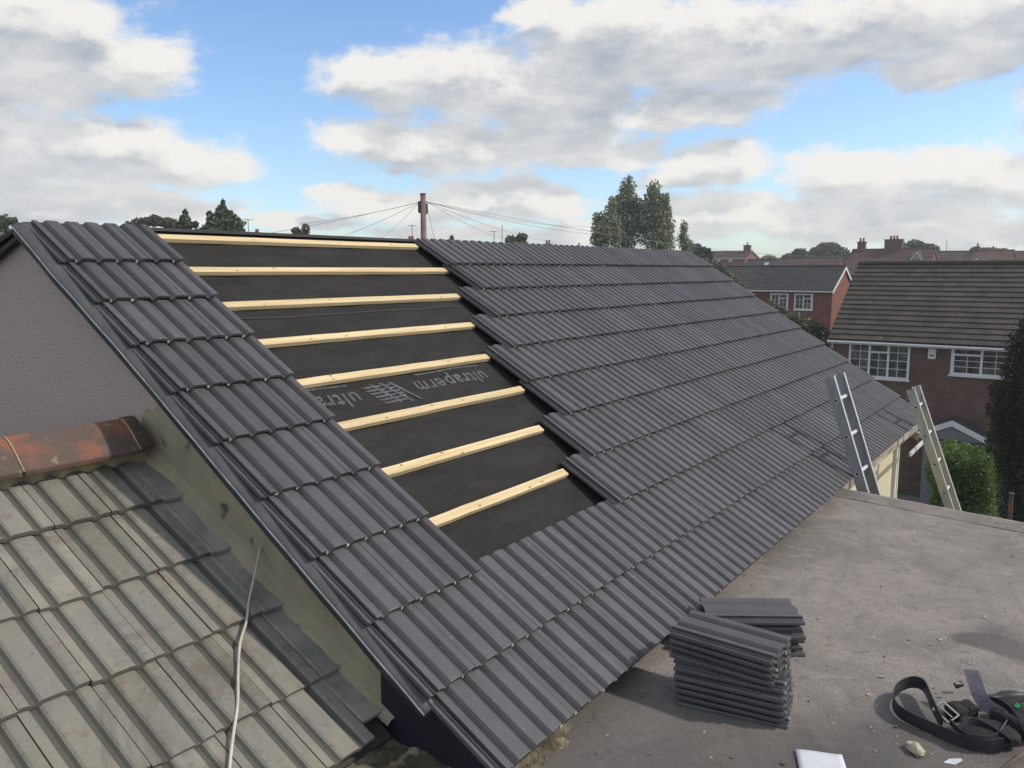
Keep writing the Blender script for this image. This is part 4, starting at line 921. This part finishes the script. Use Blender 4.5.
for (ex_, ey), D, lab in ends:
    e = at_depth(ex_, ey, D); mb = MB(); st = wt+RT*(.12 if ex_ > 423 else -.12)
    pts = [st.lerp(e, k/14)-Vector((0, 0, .028*(e-st).length*4*(k/14)*(1-k/14)*.35)) for k in range(15)]
    mb.tube(pts, (.007 if ex_ < 700 else .008), 4); o = mb.build('overhead_wire', 'wirep', None); tag(o, lab+', from the telegraph pole', 'wire', 'wires strung from the telegraph pole')

# ------------------------------------------------------------------ summer haze
hm = bpy.data.materials.new('haze'); hm.use_nodes = True; hn = hm.node_tree; hn.nodes.remove(hn.nodes['Principled BSDF'])
pv = hn.nodes.new('ShaderNodeVolumePrincipled'); pv.inputs['Color'].default_value = (.88, .92, 1, 1); pv.inputs['Density'].default_value = .0010; pv.inputs['Anisotropy'].default_value = .3
hn.links.new(pv.outputs[0], hn.nodes['Material Output'].inputs['Volume']); M['haze'] = hm
mb = MB(); mb.box(-620, 920, -620, 920, GROUND-1, 9); o = mb.build('haze', 'haze', None); o['kind'] = 'stuff'; tag(o, 'thin summer haze over the whole neighbourhood', 'haze')
# ------------------------------------------------------------------ ground
mb = MB(); mb.quad((-600, -600, GROUND), (900, -600, GROUND), (900, 900, GROUND), (-600, 900, GROUND)); setting('ground', 'structure', mb, 'ground')
mb = MB(); mb.quad((9, -12, GROUND+.004), (26, -12, GROUND+.004), (26, 8, GROUND+.004), (9, 8, GROUND+.004)); setting('path', 'structure', mb, 'path')

# ------------------------------------------------------------------ sky, clouds, sun
SUN_AZ = radians(-56); SUN_EL = radians(40)
w = bpy.data.worlds.new('World'); SC.world = w; w.use_nodes = True; nt = w.node_tree; nt.nodes.clear()
out = N(nt, 'ShaderNodeOutputWorld'); sky = N(nt, 'ShaderNodeTexSky', sky_type='NISHITA'); sky.sun_disc = False
sky.sun_elevation = SUN_EL; sky.sun_rotation = pi/2-SUN_AZ; sky.altitude = 50; sky.air_density = 1.0; sky.dust_density = .6; sky.ozone_density = 1.5
bs = N(nt, 'ShaderNodeBackground'); bs.inputs[1].default_value = .14
tn = mixc(nt, 1.0, sky.outputs[0], (.92, 1.02, 1.16), 'MULTIPLY'); nt.links.new(tn, bs.inputs[0])
tc = N(nt, 'ShaderNodeTexCoord'); sp = N(nt, 'ShaderNodeSeparateXYZ'); nt.links.new(tc.outputs['Generated'], sp.inputs[0])
def mth(op, *a):
    n = N(nt, 'ShaderNodeMath', operation=op)
    for i, x in enumerate(a):
        if isinstance(x, (int, float)): n.inputs[i].default_value = x
        else: nt.links.new(x, n.inputs[i])
    return n.outputs[0]
az = mth('ARCTAN2', sp.outputs[1], sp.outputs[0]); el = mth('ARCSINE', sp.outputs[2])
cb = N(nt, 'ShaderNodeCombineXYZ'); nt.links.new(az, cb.inputs[0]); nt.links.new(el, cb.inputs[1])
# cloud field as a node group of (azimuth, elevation)
ng = bpy.data.node_groups.new('cloud_field', 'ShaderNodeTree')
ng.interface.new_socket('P', in_out='INPUT', socket_type='NodeSocketVector'); ng.interface.new_socket('V', in_out='OUTPUT', socket_type='NodeSocketFloat')
gi = ng.nodes.new('NodeGroupInput'); go = ng.nodes.new('NodeGroupOutput')
def gn(op, *a, out_i=0, cls='ShaderNodeMath'):
    n = ng.nodes.new(cls); n.operation = op
    for i, x in enumerate(a):
        if x is None: continue
        if isinstance(x, (int, float, tuple)): n.inputs[i].default_value = x
        else: ng.links.new(x, n.inputs[i])
    return n.outputs[out_i]
def gnoise(vec, scale, detail, rough, sx=1, sy=1, off=0):
    m = ng.nodes.new('ShaderNodeMapping'); m.inputs['Scale'].default_value = (sx, sy, 1); m.inputs['Location'].default_value = (off, off*.7, off); ng.links.new(vec, m.inputs[0])
    n = ng.nodes.new('ShaderNodeTexNoise'); n.inputs['Scale'].default_value = scale; n.inputs['Detail'].default_value = detail; n.inputs['Roughness'].default_value = rough; ng.links.new(m.outputs[0], n.inputs['Vector']); return n
P = gi.outputs[0]
wn = gnoise(P, 9, 5, .6, 1, 1.5); dv = gn('SUBTRACT', wn.outputs['Color'], (.5, .5, .5), cls='ShaderNodeVectorMath'); dv = gn('MULTIPLY', dv, (.075, .045, 0), cls='ShaderNodeVectorMath')
Pw = gn('ADD', P, dv, cls='ShaderNodeVectorMath')
BL = [  # cloud masses: px, py, rx, ry
 (45, 45, 105, 58), (125, 62, 62, 36), (10, 90, 70, 26), (-60, 60, 120, 80),
 (40, 150, 130, 48), (150, 155, 80, 36), (205, 165, 52, 22), (60, 200, 110, 26), (160, 205, 80, 18),
 (385, 82, 62, 32), (470, 82, 92, 44), (550, 100, 110, 42), (380, 140, 72, 26), (460, 145, 110, 36), (570, 140, 90, 32),
 (620, 40, 112, 52), (740, 50, 140, 56), (880, 22, 170, 48), (700, 108, 95, 26), (960, 58, 90, 26), (1040, 10, 120, 44), (545, 14, 44, 18), (620, 150, 60, 22),
 (715, 165, 74, 26), (690, 178, 60, 16), (850, 176, 66, 34), (940, 170, 70, 30), (1010, 182, 60, 34), (700, 212, 110, 22), (880, 216, 130, 24), (490, 196, 90, 24), (400, 205, 90, 18), (345, 190, 40, 12), (545, 205, 60, 22), (600, 235, 90, 14), (950, 232, 100, 14), (300, 222, 60, 9), (450, 232, 90, 10),
 (1150, 80, 100, 100), (1150, 190, 120, 60)]
fld = None
for (px, py, rx, ry) in BL:
    a, e = azel(px, py); s = gn('SUBTRACT', Pw, (a, e, 0), cls='ShaderNodeVectorMath'); s = gn('MULTIPLY', s, (F/rx*1.06, F/ry*1.06, 0), cls='ShaderNodeVectorMath')
    d = gn('LENGTH', s, out_i=1, cls='ShaderNodeVectorMath'); v = gn('SUBTRACT', 1.0, d)
    fld = v if fld is None else gn('SMOOTH_MAX', fld, v, .12)
# elsewhere in the sky: broken cloud of the same kind, added out of view for its light
big = gnoise(P, 2.6, 6, .6, 1, 2.2, 3.7); bigv = gn('MULTIPLY', gn('SUBTRACT', big.outputs['Fac'], .43), 5.0)
spx = ng.nodes.new('ShaderNodeSeparateXYZ'); ng.links.new(P, spx.inputs[0])
outm = gn('MAXIMUM', gn('MULTIPLY', gn('SUBTRACT', gn('ABSOLUTE', gn('SUBTRACT', spx.outputs[0], .62)), .72), 12.0), gn('MULTIPLY', gn('SUBTRACT', spx.outputs[1], .36), 12.0))
outm = gn('MINIMUM', gn('MAXIMUM', outm, 0.0), 1.0)
bigm = gn('SUBTRACT', gn('MULTIPLY', gn('ADD', bigv, 1.5), outm), 1.5)
fld = gn('MAXIMUM', fld, bigm)
fn_ = gnoise(P, 22, 8, .62, 1, 1.6, 1.3); fld = gn('ADD', fld, gn('MULTIPLY', gn('SUBTRACT', fn_.outputs['Fac'], .5), 1.2))
# low on the horizon the broken cloud closes up
hz = gn('MULTIPLY', gn('MAXIMUM', gn('SUBTRACT', .07, spx.outputs[1]), 0.0), 4.5); fld = gn('ADD', fld, hz)
ng.links.new(fld, go.inputs[0])
def group_at(vec):
    n = N(nt, 'ShaderNodeGroup'); n.node_tree = ng; nt.links.new(vec, n.inputs[0]); return n.outputs[0]
def vadd(v, t):
    n = N(nt, 'ShaderNodeVectorMath', operation='ADD'); nt.links.new(v, n.inputs[0]); n.inputs[1].default_value = t; return n.outputs[0]
f0 = group_at(cb.outputs[0]); f1 = group_at(vadd(cb.outputs[0], (-.012, .034, 0)))
n = N(nt, 'ShaderNodeMapRange', interpolation_type='SMOOTHSTEP'); n.inputs[1].default_value = -.12; n.inputs[2].default_value = .40; nt.links.new(f0, n.inputs[0]); cover = n.outputs[0]
n = N(nt, 'ShaderNodeMapRange', interpolation_type='SMOOTHSTEP'); n.inputs[1].default_value = .0; n.inputs[2].default_value = .5; nt.links.new(f1, n.inputs[0]); thick = n.outputs[0]
n = N(nt, 'ShaderNodeTexNoise'); n.inputs['Scale'].default_value = 11; n.inputs['Detail'].default_value = 8; n.inputs['Roughness'].default_value = .6
mm = N(nt, 'ShaderNodeMapping'); mm.inputs['Scale'].default_value = (1, 2.6, 1); nt.links.new(cb.outputs[0], mm.inputs[0]); nt.links.new(mm.outputs[0], n.inputs[0])
nn_ = N(nt, 'ShaderNodeMapRange'); nn_.inputs[1].default_value = .35; nn_.inputs[2].default_value = .68; nt.links.new(n.outputs['Fac'], nn_.inputs[0])
shade = mth('MULTIPLY', thick, mth('ADD', mth('MULTIPLY', nn_.outputs[0], .6), .4))
# the underside of the high deck is the darkest, low cloud is paler
n = N(nt, 'ShaderNodeMapRange'); n.inputs[1].default_value = .05; n.inputs[2].default_value = .22; n.inputs[3].default_value = .72; n.inputs[4].default_value = 1.0; nt.links.new(el, n.inputs[0])
shade = mth('MULTIPLY', shade, n.outputs[0])
ccol = mixc(nt, shade, (.79, .765, .72), (.36, .395, .445))
bc = N(nt, 'ShaderNodeBackground'); bc.inputs[1].default_value = 1.0; nt.links.new(ccol, bc.inputs[0])
ms = N(nt, 'ShaderNodeMixShader'); nt.links.new(mth('MULTIPLY', cover, .96), ms.inputs[0]); nt.links.new(bs.outputs[0], ms.inputs[1]); nt.links.new(bc.outputs[0], ms.inputs[2]); nt.links.new(ms.outputs[0], out.inputs[0])
w.cycles.sampling_method = 'MANUAL'; w.cycles.sample_map_resolution = 512
sl = bpy.data.lights.new('sun', 'SUN'); sl.energy = 2.6; sl.angle = radians(2.5); sl.color = (1, .91, .79)
so = bpy.data.objects.new('sun', sl); COL.objects.link(so)
sd_ = Vector((cos(SUN_AZ)*cos(SUN_EL), sin(SUN_AZ)*cos(SUN_EL), sin(SUN_EL))); so.rotation_euler = sd_.to_track_quat('Z', 'Y').to_euler()
vs = SC.view_settings; vs.view_transform = 'Standard'; vs.look = 'None'; vs.exposure = .25; vs.gamma = 1; vs.use_curve_mapping = False
SC.cycles.max_bounces = 6
